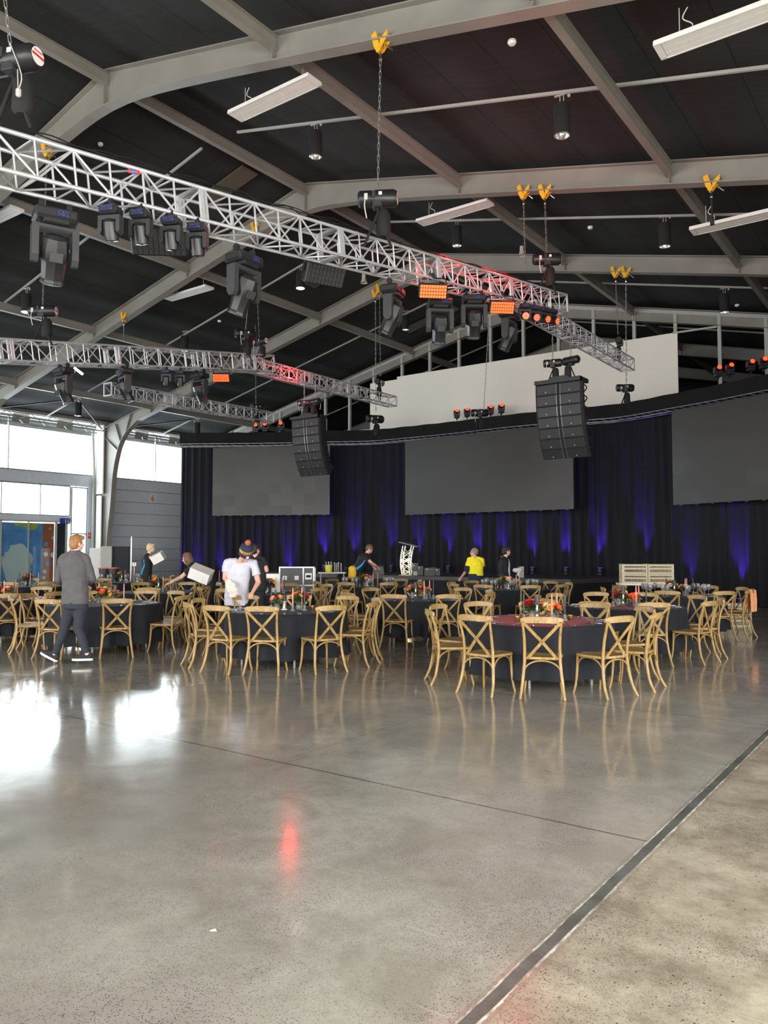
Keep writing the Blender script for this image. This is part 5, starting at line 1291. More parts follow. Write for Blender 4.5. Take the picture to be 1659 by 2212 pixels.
def hand(mb, wr, el, palm_dir=None, curl=0.5, s=1.0):
    """palm and five bent fingers continuing the forearm el->wr"""
    d = (wr - el).normalized(); side = d.cross(Vector((0, 0, 1)))
    if side.length < .2: side = Vector((0, 1, 0))
    side.normalize(); nrm = side.cross(d).normalized() if palm_dir is None else Vector(palm_dir)
    side = nrm.cross(d).normalized()
    pc = wr + d * 0.045 * s
    loft(mb, [(wr - d * .01, .024 * s, .020 * s, side, nrm), (wr + d * .03 * s, .036 * s, .017 * s, side, nrm), (wr + d * 0.085 * s, .041 * s, .014 * s, side, nrm)], 12)
    for i, L in enumerate((0.068, 0.078, 0.073, 0.058)):
        b = wr + d * 0.082 * s + side * (-0.031 + i * 0.0205) * s; p1 = b + (d * math.cos(curl * .5) + nrm * -math.sin(curl * .5)) * L * .45 * s
        p2 = p1 + (d * math.cos(curl * 1.4) - nrm * math.sin(curl * 1.4)) * L * .32 * s; p3 = p2 + (d * math.cos(curl * 2.2) - nrm * math.sin(curl * 2.2)) * L * .26 * s
        mb.tube([b - d * .012, b, p1, p2, p3], [.0095 * s, .0092 * s, .0088 * s, .008 * s, .0065 * s], 8)
    b = wr + d * 0.025 * s - side * 0.030 * s; p1 = b + (d * .6 - side * .75 - nrm * .15).normalized() * .035 * s; p2 = p1 + (d * .9 - side * .25 - nrm * .4).normalized() * .032 * s
    mb.tube([b + side * .01, b, p1, p2], [.013 * s, .0125 * s, .0105 * s, .008 * s], 8)
def person(px0, d, J, label, face=0.0, look=None, skin=SK, hair=None, hair_style='short', shirt=None, sleeve=1.0, pants=None, girth=1.0, shirt_name='shirt', sc=1.0, hem=None, shoes=None, feet=None, voxel=0.009, head_tilt=0.0, curl=0.5, gz=0.0, neck_open=0.0, twist=None):
    """J: joint -> (px, py, forward offset). face: torso heading, 0 = facing away from the camera, 90 = facing picture right, 180 = facing the camera"""
    s = d / FPX
    root = thing('person', label, 'person', gp(px0, d) + Vector((0, 0, gz)), YAW)
    def j(n):
        x, y, v = J[n]; dd = d + v; w = P(x, y, dd) - gp(px0, d) - Vector((0, 0, gz))
        return Vector((w.dot(Rv), w.dot(F0), w.z))
    K = {n: j(n) for n in J}
    def axes(deg): a = R_(deg); fw = Vector((math.sin(a), math.cos(a), 0)); rt = Vector((math.cos(a), -math.sin(a), 0)); return fw, rt
    fw, rt = axes(face)
    if look is None: look = face
    hf, hr = axes(look)
    pel, che, nk, hd = K['pelvis'], K['chest'], K['neck'], K['head']
    up = (che - pel).normalized(); sh = (K['rsh'] - K['lsh']); 
    su = sh.normalized() if sh.length > .15 else rt
    sw = up.cross(su).normalized() if up.cross(su).length > .2 else fw
    hw = 0.165 * girth
    body = MB()
    # trunk
    def trunk(mb, g, zlow=None, top=True, pelv=1.0):
        rings = [(pel - up * 0.10 if zlow is None else zlow, 0.155 * g * girth, 0.10 * g * girth, su, sw), (pel, 0.165 * g * girth, 0.115 * g * girth, su, sw), (pel.lerp(che, .45), 0.145 * g * girth, 0.10 * g * girth, su, sw),
                 (che, 0.165 * g * girth, 0.115 * g * girth, su, sw), (che.lerp(nk, .45), 0.165 * g, 0.10 * g, su, sw), (che.lerp(nk, .82), 0.10 * g, 0.075 * g, su, sw)]
        if top: rings.append((nk, 0.055 * g, 0.058 * g, su, sw))
        loft(mb, rings)
    trunk(body, 1.0)
    cone(body, nk - up * .03, .056, nk.lerp(hd, .62), .052)
    # head with face
    hu = Vector((0, 0, 1)) * math.cos(head_tilt) + hf * math.sin(head_tilt); hff = hf * math.cos(head_tilt) - Vector((0, 0, 1)) * math.sin(head_tilt)
    def hp(a, b, c): return hd + hr * a + hff * b + hu * c
    def hl(mb, c, r): # ellipsoid oriented to the head
        T = Matrix.Translation(hp(*c)) @ Matrix(((hr.x, hff.x, hu.x, 0), (hr.y, hff.y, hu.y, 0), (hr.z, hff.z, hu.z, 0), (0, 0, 0, 1)))
        mb.ball((0, 0, 0), r, T, 18, 12)
    hl(body, (0, -.012, .025), (.073, .092, .092)); hl(body, (0, .022, -.028), (.058, .066, .078)); hl(body, (0, .055, -.085), (.030, .028, .024))
    hl(body, (0, .096, -.018), (.011, .018, .020)); hl(body, (0, .100, -.028), (.016, .013, .010)); hl(body, (0, .082, .022), (.046, .016, .010)); hl(body, (0, .084, -.058), (.024, .013, .007)); hl(body, (0, .082, -.070), (.020, .012, .006))
    for e in (-1, 1):
        hl(body, (e * .074, -.005, -.012), (.010, .020, .032)); hl(body, (e * .040, .062, -.030), (.022, .022, .022))
    for S_ in ('l', 'r'):
        a, b, c = K[S_ + 'sh'], K[S_ + 'el'], K[S_ + 'wr']
        cone(body, a, .056 * girth ** .5, b, .042); cone(body, b, .043, c, .028); cone(body, a.lerp(nk, .7), .05, a, .058)
        if 'hide' not in J: hand(body, c, b, curl=curl)
        e1, e2, e3 = K[S_ + 'hip'], K[S_ + 'kn'], K[S_ + 'an']
        cone(body, e1, .088 * girth, e2, .058); cone(body, e2, .056, e3, .040); body.ball(pel.lerp(e1, .6), .10 * girth, None, 14, 8)
    remeshed(body, 'body', skin, root, voxel * .62, 3)
    # eyes
    mb = MB()
    for e in (-1, 1): hl(mb, (e * .031, .072, -.003), (.010, .009, .007))
    mb.build('eye', mat('eye', (0.08, 0.05, 0.04), 0.2), root, 60)
    # hair
    if hair:
        mb = MB()
        hl(mb, (0, -.018, .036), (.083, .100, .094))
        if hair_style == 'short': hl(mb, (0, -.045, -.015), (.078, .070, .075)); hl(mb, (0, .045, .085), (.060, .055, .035))
        if hair_style == 'quiff': hl(mb, (0, -.045, -.015), (.080, .070, .075)); hl(mb, (0.01, .052, .085), (.058, .052, .036)); hl(mb, (-.01, .02, .095), (.064, .07, .032))
        if hair_style == 'long':
            hl(mb, (0, -.05, -.06), (.092, .075, .14)); hl(mb, (-.06, .02, -.05), (.035, .05, .12)); hl(mb, (.06, .02, -.05), (.035, .05, .12))
        if hair_style == 'crop': hl(mb, (0, -.045, -.01), (.074, .060, .07))
        cut = remeshed(mb, 'hair', hair, root, .008, 2, disp=0.028 if hair_style != 'crop' else .006, dscale=0.022)
        # keep the face clear
        bm = bmesh.new(); bm.from_mesh(cut.data)
        kill = [v for v in bm.verts if (v.co - hd).dot(hff) > .045 and (v.co - hd).dot(hu) < .050]
        bmesh.ops.delete(bm, geom=kill, context='VERTS'); bm.to_mesh(cut.data); bm.free()
    # shirt
    if shirt:
        mb = MB(); low = pel - up * (hem or 0.08)
        loft(mb, [(low, .180 * girth, .130 * girth, su, sw), (pel + up * .03, .183 * girth, .133 * girth, su, sw), (pel.lerp(che, .5), .176 * girth, .125 * girth, su, sw), (che, .190 * girth, .135 * girth, su, sw), (che.lerp(nk, .45), .185, .118, su, sw), (che.lerp(nk, .80), .125, .088, su, sw), (nk - up * (.005 + neck_open), .070, .070, su, sw)])
        for S_ in ('l', 'r'):
            a, b, c = K[S_ + 'sh'], K[S_ + 'el'], K[S_ + 'wr']
            cone(mb, a.lerp(nk, .65), .064, a, .066 * girth ** .5)
            if sleeve >= 1:
                cone(mb, a, .072 * girth ** .5, b, .058, ends=False); mb.ball(b, .058, None, 14, 8); mb.tube([b, b.lerp(c, .5), b.lerp(c, .92 if sleeve < 2 else .6)], [.057, .052, .042], 14)
            else:
                e = a.lerp(b, sleeve * 1.0); mb.tube([a, a.lerp(e, .5), e], [.066, .068, .074], 14)
        remeshed(mb, shirt_name, shirt, root, voxel, 4, disp=0.022, dscale=0.10)
    if pants:
        mb = MB(); loft(mb, [(pel - up * .12, .172 * girth, .128 * girth, su, sw), (pel, .172 * girth, .122 * girth, su, sw), (pel + up * .07, .160 * girth, .112 * girth, su, sw)])
        for S_ in ('l', 'r'):
            e1, e2, e3 = K[S_ + 'hip'], K[S_ + 'kn'], K[S_ + 'an']
            cone(mb, e1, .100 * girth, e2, .072); mb.tube([e2, e2.lerp(e3, .5), e3 + (e3 - e2).normalized() * .0], [.071, .062, .054], 14)
        remeshed(mb, 'trousers', pants, root, voxel, 4, disp=0.020, dscale=0.09)
    if shoes:
        for S_ in ('l', 'r'):
            an = K[S_ + 'an']; fd, fp = feet[S_] if feet else (fw, 0.0)
            fd = Vector(fd).normalized(); upn = Vector((0, 0, 1)); rt_ = fd.cross(upn).normalized(); un = rt_.cross(fd).normalized()
            T = Matrix(((rt_.x, fd.x, un.x, an.x), (rt_.y, fd.y, un.y, an.y), (rt_.z, fd.z, un.z, an.z), (0, 0, 0, 1))) @ Matrix.Translation((0, 0, -0.095))
            outl = [(-.036, -.065), (-.042, .03), (-.046, .12), (-.036, .185), (0, .208), (.036, .185), (.044, .12), (.040, .03), (.036, -.065), (0, -.082)]
            sm_ = MB(); sm_.prism(outl, 0.0, 0.030, T); sm = sm_.build('sole', M['white'], root)
            um = MB(); n_ = len(outl); vs = []
            for scx, y0, z in ((1, 0, .030), (.97, 0, .055), (.80, -.01, .085), (.62, -.03, .105)):
                vs += [(x * scx, (y if z < .06 else min(y, .21 - (z - .05) * 2.6)) * (1 if z < .06 else .96), z) for x, y in outl]
            um.add(vs, [tuple(range(n_))[::-1], tuple(range(3 * n_, 4 * n_))] + [(r * n_ + k, r * n_ + (k + 1) % n_, (r + 1) * n_ + (k + 1) % n_, (r + 1) * n_ + k) for r in range(3) for k in range(n_)], T)
            u_ = um.build('shoe', shoes, root, 50)
            lm = MB()
            for q in range(4): lm.bar(T @ Vector((-.02, .045 + q * .022, .105 - q * .009)), T @ Vector((.02, .045 + q * .022, .105 - q * .009)), .006, .004)
            lm.build('laces', M['white'], root)
    return root, K, (hp, hl, hr, hff, hu)
fab = lambda n, c, r=.85, v=.10: mat(n, c, r, 0, v, 12, 0.25, 220)
GREYJ = fab('charcoal_fleece', (0.085, 0.082, 0.085)); DENIM = fab('dark_trousers', (0.018, 0.022, 0.032)); BLK = fab('black_cotton', (0.010, 0.010, 0.012)); NAVY = fab('navy_cotton', (0.012, 0.022, 0.055)); WHT = fab('white_cotton', (0.52, 0.52, 0.60), .85, .04)
YEL = fab('hi_vis_yellow', (0.90, 0.78, 0.02), .8, .03); CYAN = mat('cyan_piping', (0.02, 0.30, 0.62), .7)
H_GIN = mat('ginger_hair', (0.30, 0.145, 0.055), .6, 0, .3, 60); H_BLD = mat('bleached_hair', (0.62, 0.47, 0.28), .6, 0, .25, 60); H_BRN = mat('brown_hair', (0.13, 0.065, 0.035), .6, 0, .3, 60); H_DK = mat('dark_hair', (0.018, 0.013, 0.012), .6, 0, .3, 60); H_GRY = mat('greying_stubble', (0.26, 0.19, 0.15), .7, 0, .2, 60)

# 1 walking man, seen from behind
Fl = Vector((-1, 0.15, 0))
person(160, 11.4, dict(head=(166, 1174, 0), neck=(161, 1194, .0), chest=(160, 1222, .0), pelvis=(163, 1297, 0), lsh=(137, 1207, 0), rsh=(184, 1207, .02), lel=(127, 1252, .06), rel=(199, 1250, .05), lwr=(140, 1264, .26), rwr=(184, 1262, .28),
     lhip=(152, 1308, 0), rhip=(175, 1308, 0), lkn=(139, 1358, .03), rkn=(169, 1356, -.02), lan=(119, 1412, .06), ran=(188, 1412, -.10)),
     'person walking at left in charcoal jacket, dark trousers and black sneakers, back turned', face=-15, look=38, skin=SKP, hair=H_GIN, hair_style='quiff', shirt=GREYJ, sleeve=1.0, shirt_name='jacket', pants=DENIM, shoes=fab('black_canvas', (0.012, .014, .02)),
     feet={'l': (Vector((-0.85, 0.10, 0.42)), 0), 'r': (Vector((-1, -.12, 0.0)), 0)}, girth=1.02, hem=.05, voxel=.009)
mb = MB(); _r1 = bpy.data.objects['person']; _n1 = P(161, 1193, 11.4) - gp(160, 11.4); _n1 = Vector((_n1.dot(Rv), _n1.dot(F0), _n1.z)); mb.lathe([(.066, -.035), (.070, .0), (.066, .028), (.058, .028), (.060, -.03)], 20, Matrix.Translation(_n1), cap=False); mb.build('collar', GREYJ, _r1, 60)
# 2 man in beanie
r2, K2, (hp, hl, hr, hff, hu) = person(528, 12.9, dict(head=(531, 1198, -.20), neck=(518, 1212, -.06), chest=(514, 1234, 0), pelvis=(511, 1293, .05), lsh=(548, 1217, -.04), rsh=(491, 1216, 0), lel=(558, 1258, -.05), rel=(486, 1249, -.06), lwr=(546, 1279, -.25), rwr=(498, 1262, -.18),
     lhip=(524, 1304, .05), rhip=(500, 1304, .05), lkn=(526, 1352, .02), rkn=(498, 1352, 0), lan=(526, 1399, .1), ran=(498, 1399, .1)),
     'person in white T-shirt and striped pompom beanie leaning over a chair', face=170, look=155, skin=SK, hair=mat('light_brown_hair', (0.28, .17, .08), .6, 0, .3, 60), hair_style='crop', shirt=WHT, sleeve=.62, pants=DENIM, girth=1.10, hem=.10, voxel=.009, head_tilt=-.0 + .62, curl=.9, shoes=BLK, neck_open=.02)
BN = {'navy': fab('navy_knit', (0.018, 0.022, 0.055)), 'gold': fab('mustard_knit', (0.62, 0.33, 0.05)), 'mar': fab('maroon_knit', (0.20, 0.02, 0.03)), 'pom': fab('rust_wool', (0.42, .12, .05))}
T = Matrix.Translation(hp(0, -.012, .03)) @ Matrix(((hr.x, hff.x, hu.x, 0), (hr.y, hff.y, hu.y, 0), (hr.z, hff.z, hu.z, 0), (0, 0, 0, 1)))
bt = bpy.data.objects.new('beanie', None); COL.objects.link(bt); bt.parent = r2
for nm, m, pr in (('brim', BN['navy'], [(.094, -.035), (.102, -.03), (.103, .022), (.098, .026)]), ('gold_band', BN['gold'], [(.098, .030), (.097, .072)]), ('red_stripe', BN['mar'], [(.099, .024), (.099, .031)]), ('crown', BN['navy'], [(.0975, .072), (.090, .100), (.070, .125), (.035, .142), (0, .146)])):
    mb = MB(); mb.lathe(pr, 28, T @ Matrix.Diagonal((1.12, 1.25, 1.15, 1)), cap=False); mb.build(nm, m, bt, 180)
mb = MB(); mb.ball((0, 0, .195), .048, T, 14, 10); pm = remeshed(mb, 'pompom', BN['pom'], bt, .006, 0, disp=.022, dscale=.012)
def text_mesh(body, size, m, name, parent, M4, extrude=0.001):
    cu = bpy.data.curves.new('t', 'FONT'); cu.body = body; cu.size = size; cu.extrude = extrude; cu.align_x = 'CENTER'; cu.align_y = 'CENTER'
    o = bpy.data.objects.new('t', cu); COL.objects.link(o); bpy.context.view_layer.update()
    me = bpy.data.meshes.new_from_object(o.evaluated_get(bpy.context.evaluated_depsgraph_get())); bpy.data.objects.remove(o); me.transform(M4); me.materials.clear(); me.materials.append(m)
    r = bpy.data.objects.new(name, me); COL.objects.link(r); r.parent = parent; return r
DK = mat('dark_print', (0.015, 0.015, 0.03), .7)
for i, ch in enumerate('SHARK'):
    a = R_((i - 2) * 19); rr = .1075
    Ml = T @ Matrix.Rotation(a, 4, 'Z') @ Matrix.Translation((0, .131 - .0025 * (i - 2) ** 2, .058)) @ Matrix.Rotation(math.pi, 4, 'Z') @ Matrix.Rotation(math.pi / 2, 4, 'X')
    # letters read left to right for someone facing the wearer
    text_mesh('SHARK'[i], .052, DK, 'lettering', bt, Ml)
mb = MB(); mb.box((0, .130, -.006), (.042, .004, .036), T); mb.build('patch', M['white'], bt)
# t-shirt print
PNK = mat('faded_pink_print', (0.72, .42, .44), .9)
cbase = K2['chest'].lerp(K2['pelvis'], .35)
# cream cloth held in the right hand
def cloth_blob(pts, rad, m, name, parent, disp=.05):
    mb = MB()
    for a, b in zip(pts, pts[1:]): cone(mb, a, rad, b, rad * .9)
    return remeshed(mb, name, m, parent, .01, 2, disp=disp, dscale=.035)
CRM = fab('cream_napkin', (0.62, .56, .50), .9, .05)
def wpt(px, py, d): return P(px, py, d)
mb = MB(); loft(mb, [(wpt(494, 1250, 12.62), .03, .03, Rv, F0), (wpt(496, 1258, 12.6), .075, .04, Rv, F0), (wpt(500, 1270, 12.58), .095, .035, Rv, F0), (wpt(505, 1283, 12.6), .085, .03, Rv, F0), (wpt(503, 1291, 12.6), .05, .02, Rv, F0)])
o = remeshed(mb, 'napkin', CRM, None, .008, 2, disp=.045, dscale=.06); tag(o, 'crumpled cream cloth held by the person in the beanie', 'cloth')
# 3 man in black printed tee behind
r3, K3, _ = person(560, 15.1, dict(head=(551, 1188, 0), neck=(551, 1203, 0), chest=(554, 1219, 0), pelvis=(556, 1262, 0), lsh=(538, 1210, 0), rsh=(569, 1211, 0), lel=(540, 1232, .0), rel=(576, 1232, -.05), lwr=(548, 1246, .15), rwr=(562, 1236, .22),
     lhip=(550, 1268, 0), rhip=(563, 1268, 0), lkn=(549, 1308, 0), rkn=(563, 1308, 0), lan=(549, 1346, .0), ran=(563, 1346, 0)), 'person in black T-shirt with white back print, half hidden behind beanie', face=25, look=35, hair=H_DK, hair_style='short', shirt=BLK, sleeve=.6, pants=BLK, voxel=.011, shoes=BLK)
f3 = Vector((math.sin(R_(25)), math.cos(R_(25)), 0)); text_mesh('LIMIT', .10, M['white'], 'back_print', r3, Matrix.Translation(K3['chest'].lerp(K3['neck'], .35) - f3 * .155) @ Matrix.Rotation(-R_(25), 4, 'Z') @ Matrix.Rotation(math.pi / 2, 4, 'X'))
# 4 bleached-hair person with white box, profile facing right
r4, K4, _ = person(322, 20.6, dict(head=(326, 1184, 0), neck=(321, 1198, 0), chest=(318, 1210, 0), pelvis=(316, 1240, 0), lsh=(316, 1203, .14), rsh=(316, 1203, -.14), lel=(325, 1203, .18), rel=(327, 1204, -.16), lwr=(342, 1196, .08), rwr=(344, 1197, -.08),
     lhip=(317, 1246, .07), rhip=(317, 1246, -.07), lkn=(319, 1282, .07), rkn=(318, 1282, -.07), lan=(317, 1315, .07), ran=(317, 1315, -.07)), 'person with bleached hair in black uniform opening a white box', face=82, look=85, skin=SKP, hair=H_BLD, hair_style='short', shirt=BLK, sleeve=.6, pants=BLK, voxel=.011, shoes=BLK, girth=1.08)
# 5 tattooed person bending
r5, K5, _ = person(408, 16.6, dict(head=(404, 1206, 0), neck=(413, 1220, .0), chest=(422, 1226, .0), pelvis=(452, 1240, .0), lsh=(416, 1229, .14), rsh=(415, 1225, -.14), lel=(392, 1246, .18), rel=(392, 1247, -.16), lwr=(368, 1258, .14), rwr=(366, 1260, -.05),
     lhip=(458, 1246, .07), rhip=(458, 1246, -.07), lkn=(452, 1292, .07), rkn=(454, 1292, -.07), lan=(460, 1340, .07), ran=(460, 1340, -.07)), 'person with shoulder-length brown hair and tattooed arm bending over a table', face=-85, look=-85, skin=SKP, hair=H_BRN, hair_style='long', shirt=BLK, sleeve=.62, pants=BLK, voxel=.011, head_tilt=.35, shoes=BLK)
# 6 bending man in black and blue uniform, profile right
r6, K6, _ = person(787, 20.8, dict(head=(798, 1186, 0), neck=(792, 1196, 0), chest=(785, 1206, 0), pelvis=(772, 1232, 0), lsh=(790, 1203, .14), rsh=(789, 1204, -.14), lel=(797, 1213, .16), rel=(801, 1214, -.16), lwr=(806, 1222, .05), rwr=(812, 1222, -.08),
     lhip=(772, 1238, .07), rhip=(772, 1238, -.07), lkn=(774, 1280, .07), rkn=(774, 1280, -.07), lan=(770, 1314, .07), ran=(770, 1314, -.07)), 'person in black and blue polo bending forward beside the stage', face=80, look=85, hair=H_BRN, hair_style='crop', shirt=BLK, sleeve=.6, pants=BLK, voxel=.011, head_tilt=.75, shoes=BLK, girth=1.05)
mb = MB(); c0 = Vector((-.07, -.165, 0)); pts = [K4['chest'] + Vector((-.03, -.175, .02)), K4['chest'].lerp(K4['pelvis'], .35) + Vector((-.01, -.175, 0)), K4['chest'].lerp(K4['pelvis'], .7) + Vector((-.05, -.17, 0)), K4['pelvis'] + Vector((-.07, -.165, 0))]
mb.tube(crom(pts, 5), .022, 8); mb.build('side_stripe', CYAN, r4, 60)
mb = MB(); pts = [K6['chest'] + Vector((.05, -.175, -.04)), K6['chest'].lerp(K6['pelvis'], .45) + Vector((.03, -.165, -.03)), K6['pelvis'] + Vector((-.02, -.165, .03))]
mb.tube(crom(pts, 5), [.015 + .003 * i for i in range(11)], 8); mb.build('side_stripe', CYAN, r6, 60)
mb = MB(); mb.lathe([(.0, .0), (.15, .008), (.16, .02), (.0, .012)], 20, Matrix.Translation((K6['lwr'] + K6['rwr']) * .5 + Vector((.10, 0, -.02)))); mb.build('held_plate', M['greyh'], r6, 60)
TT = mat('tattoo_ink', (.05, .06, .08), .6); _nt = TT.node_tree; _n = _nt.nodes.new('ShaderNodeTexNoise'); _n.inputs['Scale'].default_value = 38; _tc = _nt.nodes.new('ShaderNodeTexCoord'); _nt.links.new(_tc.outputs['Object'], _n.inputs['Vector'])
_nt.links.new(math_node(_nt, 'MULTIPLY', math_node(_nt, 'GREATER_THAN', _n.outputs['Fac'], .5), .6), _nt.nodes['Principled BSDF'].inputs['Alpha'])
mb = MB(); mb.tube([K5['rel'], K5['rel'].lerp(K5['rwr'], .5), K5['rwr']], [.0465, .039, .031], 14); mb.build('tattoo', TT, r5, 60)
# 7 man in hi-vis yellow
r7, K7, _ = person(1028, 20.9, dict(head=(1024, 1193.5, 0), neck=(1026, 1205, 0), chest=(1028, 1216, 0), pelvis=(1028, 1246, 0), lsh=(1014, 1209, .03), rsh=(1041, 1210, -.03), lel=(1008, 1232, -.05), rel=(1043, 1230, 0), lwr=(997, 1246, -.18), rwr=(1040, 1246, .15),
     lhip=(1022, 1250, 0), rhip=(1034, 1250, 0), lkn=(1022, 1288, 0), rkn=(1034, 1288, 0), lan=(1022, 1316, 0), ran=(1034, 1316, 0)), 'balding person in hi-vis yellow and navy shirt, back to camera', face=-20, look=-70, hair=H_GRY, hair_style='crop', shirt=YEL, sleeve=.66, pants=NAVY, voxel=.010, shoes=BLK, girth=1.12, hem=-.04)
up7 = (K7['chest'] - K7['pelvis']).normalized()
mb = MB(); loft(mb, [(K7['pelvis'] - up7 * .12, .205, .148, Vector((1, 0, 0)), Vector((0, 1, 0))), (K7['pelvis'] + up7 * .08, .208, .150, Vector((1, 0, 0)), Vector((0, 1, 0)))]); mb.tube([K7['lsh'].lerp(K7['lel'], .6), K7['lel'], K7['lel'].lerp(K7['lwr'], .35)], [.072, .068, .060], 14); mb.tube([K7['rsh'].lerp(K7['rel'], .6), K7['rel'], K7['rel'].lerp(K7['rwr'], .35)], [.072, .066, .060], 14)
remeshed(mb, 'navy_panel', NAVY, r7, .01, 3)
# 8 young man in hoodie
r8, K8, _ = person(1092, 18.6 + 1.3, dict(head=(1094, 1191, 0), neck=(1091, 1204, 0), chest=(1088, 1216, 0), pelvis=(1089, 1252, 0), lsh=(1092, 1211, .12), rsh=(1085, 1211, -.14), lel=(1093, 1234, .12), rel=(1082, 1234, -.16), lwr=(1099, 1252, .02), rwr=(1097, 1254, -.14),
     lhip=(1091, 1258, .06), rhip=(1089, 1258, -.06), lkn=(1091, 1294, .06), rkn=(1090, 1294, -.06), lan=(1090, 1322, .06), ran=(1090, 1322, -.06)), 'young dark-haired person in black hoodie over grey T-shirt, facing right', face=110, look=75, skin=SKP, hair=H_DK, hair_style='quiff', shirt=BLK, sleeve=1.0, shirt_name='hoodie', pants=BLK, voxel=.010, shoes=BLK, girth=1.05)
mb = MB(); fw8 = Vector((math.sin(R_(110)), math.cos(R_(110)), 0)); sd8 = Vector((math.cos(R_(110)), -math.sin(R_(110)), 0))
loft(mb, [(K8['pelvis'] + fw8 * .075 + Vector((0, 0, .02)), .065, .085, sd8, fw8), (K8['chest'] + fw8 * .075, .07, .085, sd8, fw8), (K8['neck'] + Vector((0, 0, -.04)) + fw8 * .04, .06, .055, sd8, fw8)]); remeshed(mb, 'grey_shirt', fab('pale_grey_cotton', (.42, .43, .48)), r8, .01, 3)
mb = MB(); mb.tube([K8['neck'] - fw8 * .03 + sd8 * .08 + Vector((0, 0, 0)), K8['neck'] - fw8 * .09 + Vector((0, 0, .02)), K8['neck'] - fw8 * .03 - sd8 * .08], .038, 10); remeshed(mb, 'hood', fab('brown_lining', (.07, .05, .04)), r8, .01, 2)

# ================================================================== PROPS
def carton(px, py, d, sx, sy, sz, rot, label, m='white', nm='carton'):
    T_ = Matrix.Rotation(0, 4, 'Z'); t = thing(nm, label, 'box', P(px, py, d), 0); t.rotation_euler = rot
    mb = MB(); mb.box((0, 0, 0), (sx, sy, sz)); mb.build('carton_body', M[m], t)
    mb = MB(); mb.box((0, 0, sz / 2 + .004), (sx + .01, sy + .01, .012)); mb.box((0, -sy / 2 - .003, 0), (sx * .5, .003, sz * .4)); mb.build('lid', M['white'], t)
    return t
carton(342, 1205, 20.3, .30, .34, .20, (0.2, -R_(28), YAW), 'white carton held up by the bleached-hair person')
carton(434, 1240, 15.9, .42, .30, .22, (0.35, R_(22), YAW), 'white carton held under the arm of the bending tattooed person')
_c = carton(582, 1243, 16.8, .46, .34, .38, (0, 0, YAW + .1), 'white carton behind the beanie person, by a black candle')
_c.location.z = .755 + .19
# lectern
lp_ = gp(880, 26.3); t = thing('lectern', 'glowing curved aluminium truss lectern with clear top and gooseneck microphone', 'lectern', Vector((lp_.x, lp_.y, 0.82)), YAW - 0.35)
M['glow_alu'] = mat('lit_aluminium', (0.8, 0.8, 0.76), .3, .6)
ch_ = MB(); lc = MB(); Lp = []
for sx in (-1, 1):
    for sy in (-1, 1):
        pts = crom([(sx * .14, sy * .13, 0.02), (sx * .145 - .05, sy * .13, .30), (sx * .145 - .04, sy * .13, .60), (sx * .15 + .04, sy * .13, .98)], 6); Lp.append(pts); ch_.tube(pts, .022, 8)
ch_.build('chord', M['glow_alu'], t, 50)
for i in range(0, 16, 4):
    for a, b in ((0, 2), (1, 3), (0, 1), (2, 3)): lc.tube([Lp[a][i], Lp[b][i + 4 if i + 4 < 19 else 18]], .011, 6); lc.tube([Lp[b][i], Lp[a][min(i + 4, 18)]], .011, 6)
lc.build('lattice', M['glow_alu'], t, 50)
mb = MB(); mb.box((0, 0, .01), (.46, .42, .02)); mb.build('base_plate', M['alu_d'], t)
mb = MB(); T_ = Matrix.Translation((.08, 0, 1.03)) @ Matrix.Rotation(R_(14), 4, 'Y'); mb.box((0, 0, 0), (.62, .44, .012), T_); mb.build('clear_top', M['glassw'], t)
mb = MB(); 
for a, b in (((-.31, -.22, 0), (.31, -.22, 0)), ((-.31, .22, 0), (.31, .22, 0)), ((.31, -.22, 0), (.31, .22, 0)), ((-.31, -.22, 0), (-.31, .22, 0))): mb.tube([T_ @ Vector(a), T_ @ Vector(b)], .012, 6)
mb.build('top_rim', M['glow_alu'], t)
mb = MB(); mb.tube(crom([(-.15, 0, 1.06), (-.13, 0, 1.16), (.02, 0, 1.24), (.12, 0, 1.30)], 5), .006, 6); mb.tube([(.10, 0, 1.285), (.15, 0, 1.32)], .011, 8); mb.build('microphone', M['blackm'], t)
l = bpy.data.lights.new('lectern_lamp', 'POINT'); l.energy = 16; l.color = (1, .82, .45); l.shadow_soft_size = .08; o = bpy.data.objects.new('lectern_lamp', l); COL.objects.link(o); o.location = (lp_.x, lp_.y, 1.25)
# speakers and boxes on the stage
def stage_box(px, d, w, h, dp, label, nm='stage_monitor', m='black', z=0.82, wedge=False, cat='speaker', rz=0.0):
    if z == 0.82: d = max(d, 21.8 / ray(px, 1191).y)
    g = gp(px, d); t = thing(nm, label, cat, Vector((g.x, g.y, z)), YAW + rz)
    mb = MB()
    if wedge: mb.prism([(-w / 2, 0), (w / 2, 0), (w / 2 * .75, h), (-w / 2, h * .92)], -dp / 2, dp / 2, Matrix.Rotation(math.pi / 2, 4, 'X'))
    else: mb.box((0, 0, h / 2), (w, dp, h), None, .012)
    mb.build('cabinet', M[m], t)
    if cat == 'speaker':
        mb = MB(); mb.box((0, -dp / 2 - .006, h / 2), (w * .86, .012, h * .84)); mb.build('grille', M['dgrey'], t)
        mb = MB(); mb.lathe([(.03, 0), (.03, .004), (0, .005)], 10, Matrix.Translation((-w * .3, -dp / 2 - .012, h * .78)) @ Matrix.Rotation(math.pi / 2, 4, 'X')); mb.build('badge', M['horn'], t)
    return t
stage_box(897, 24.9, .20, .42, .30, 'tall black speaker right behind the lectern base'); stage_box(908, 24.6, .20, .33, .30, 'shorter black speaker second from the lectern')
stage_box(930, 24.3, .42, .28, .36, 'wide black wedge monitor at stage edge right of lectern', wedge=True); stage_box(945, 24.4, .16, .26, .3, 'small black monitor end beside the wide wedge')
stage_box(818, 25.0, .40, .28, .36, 'black wedge monitor on stage right of the bending person', wedge=True)
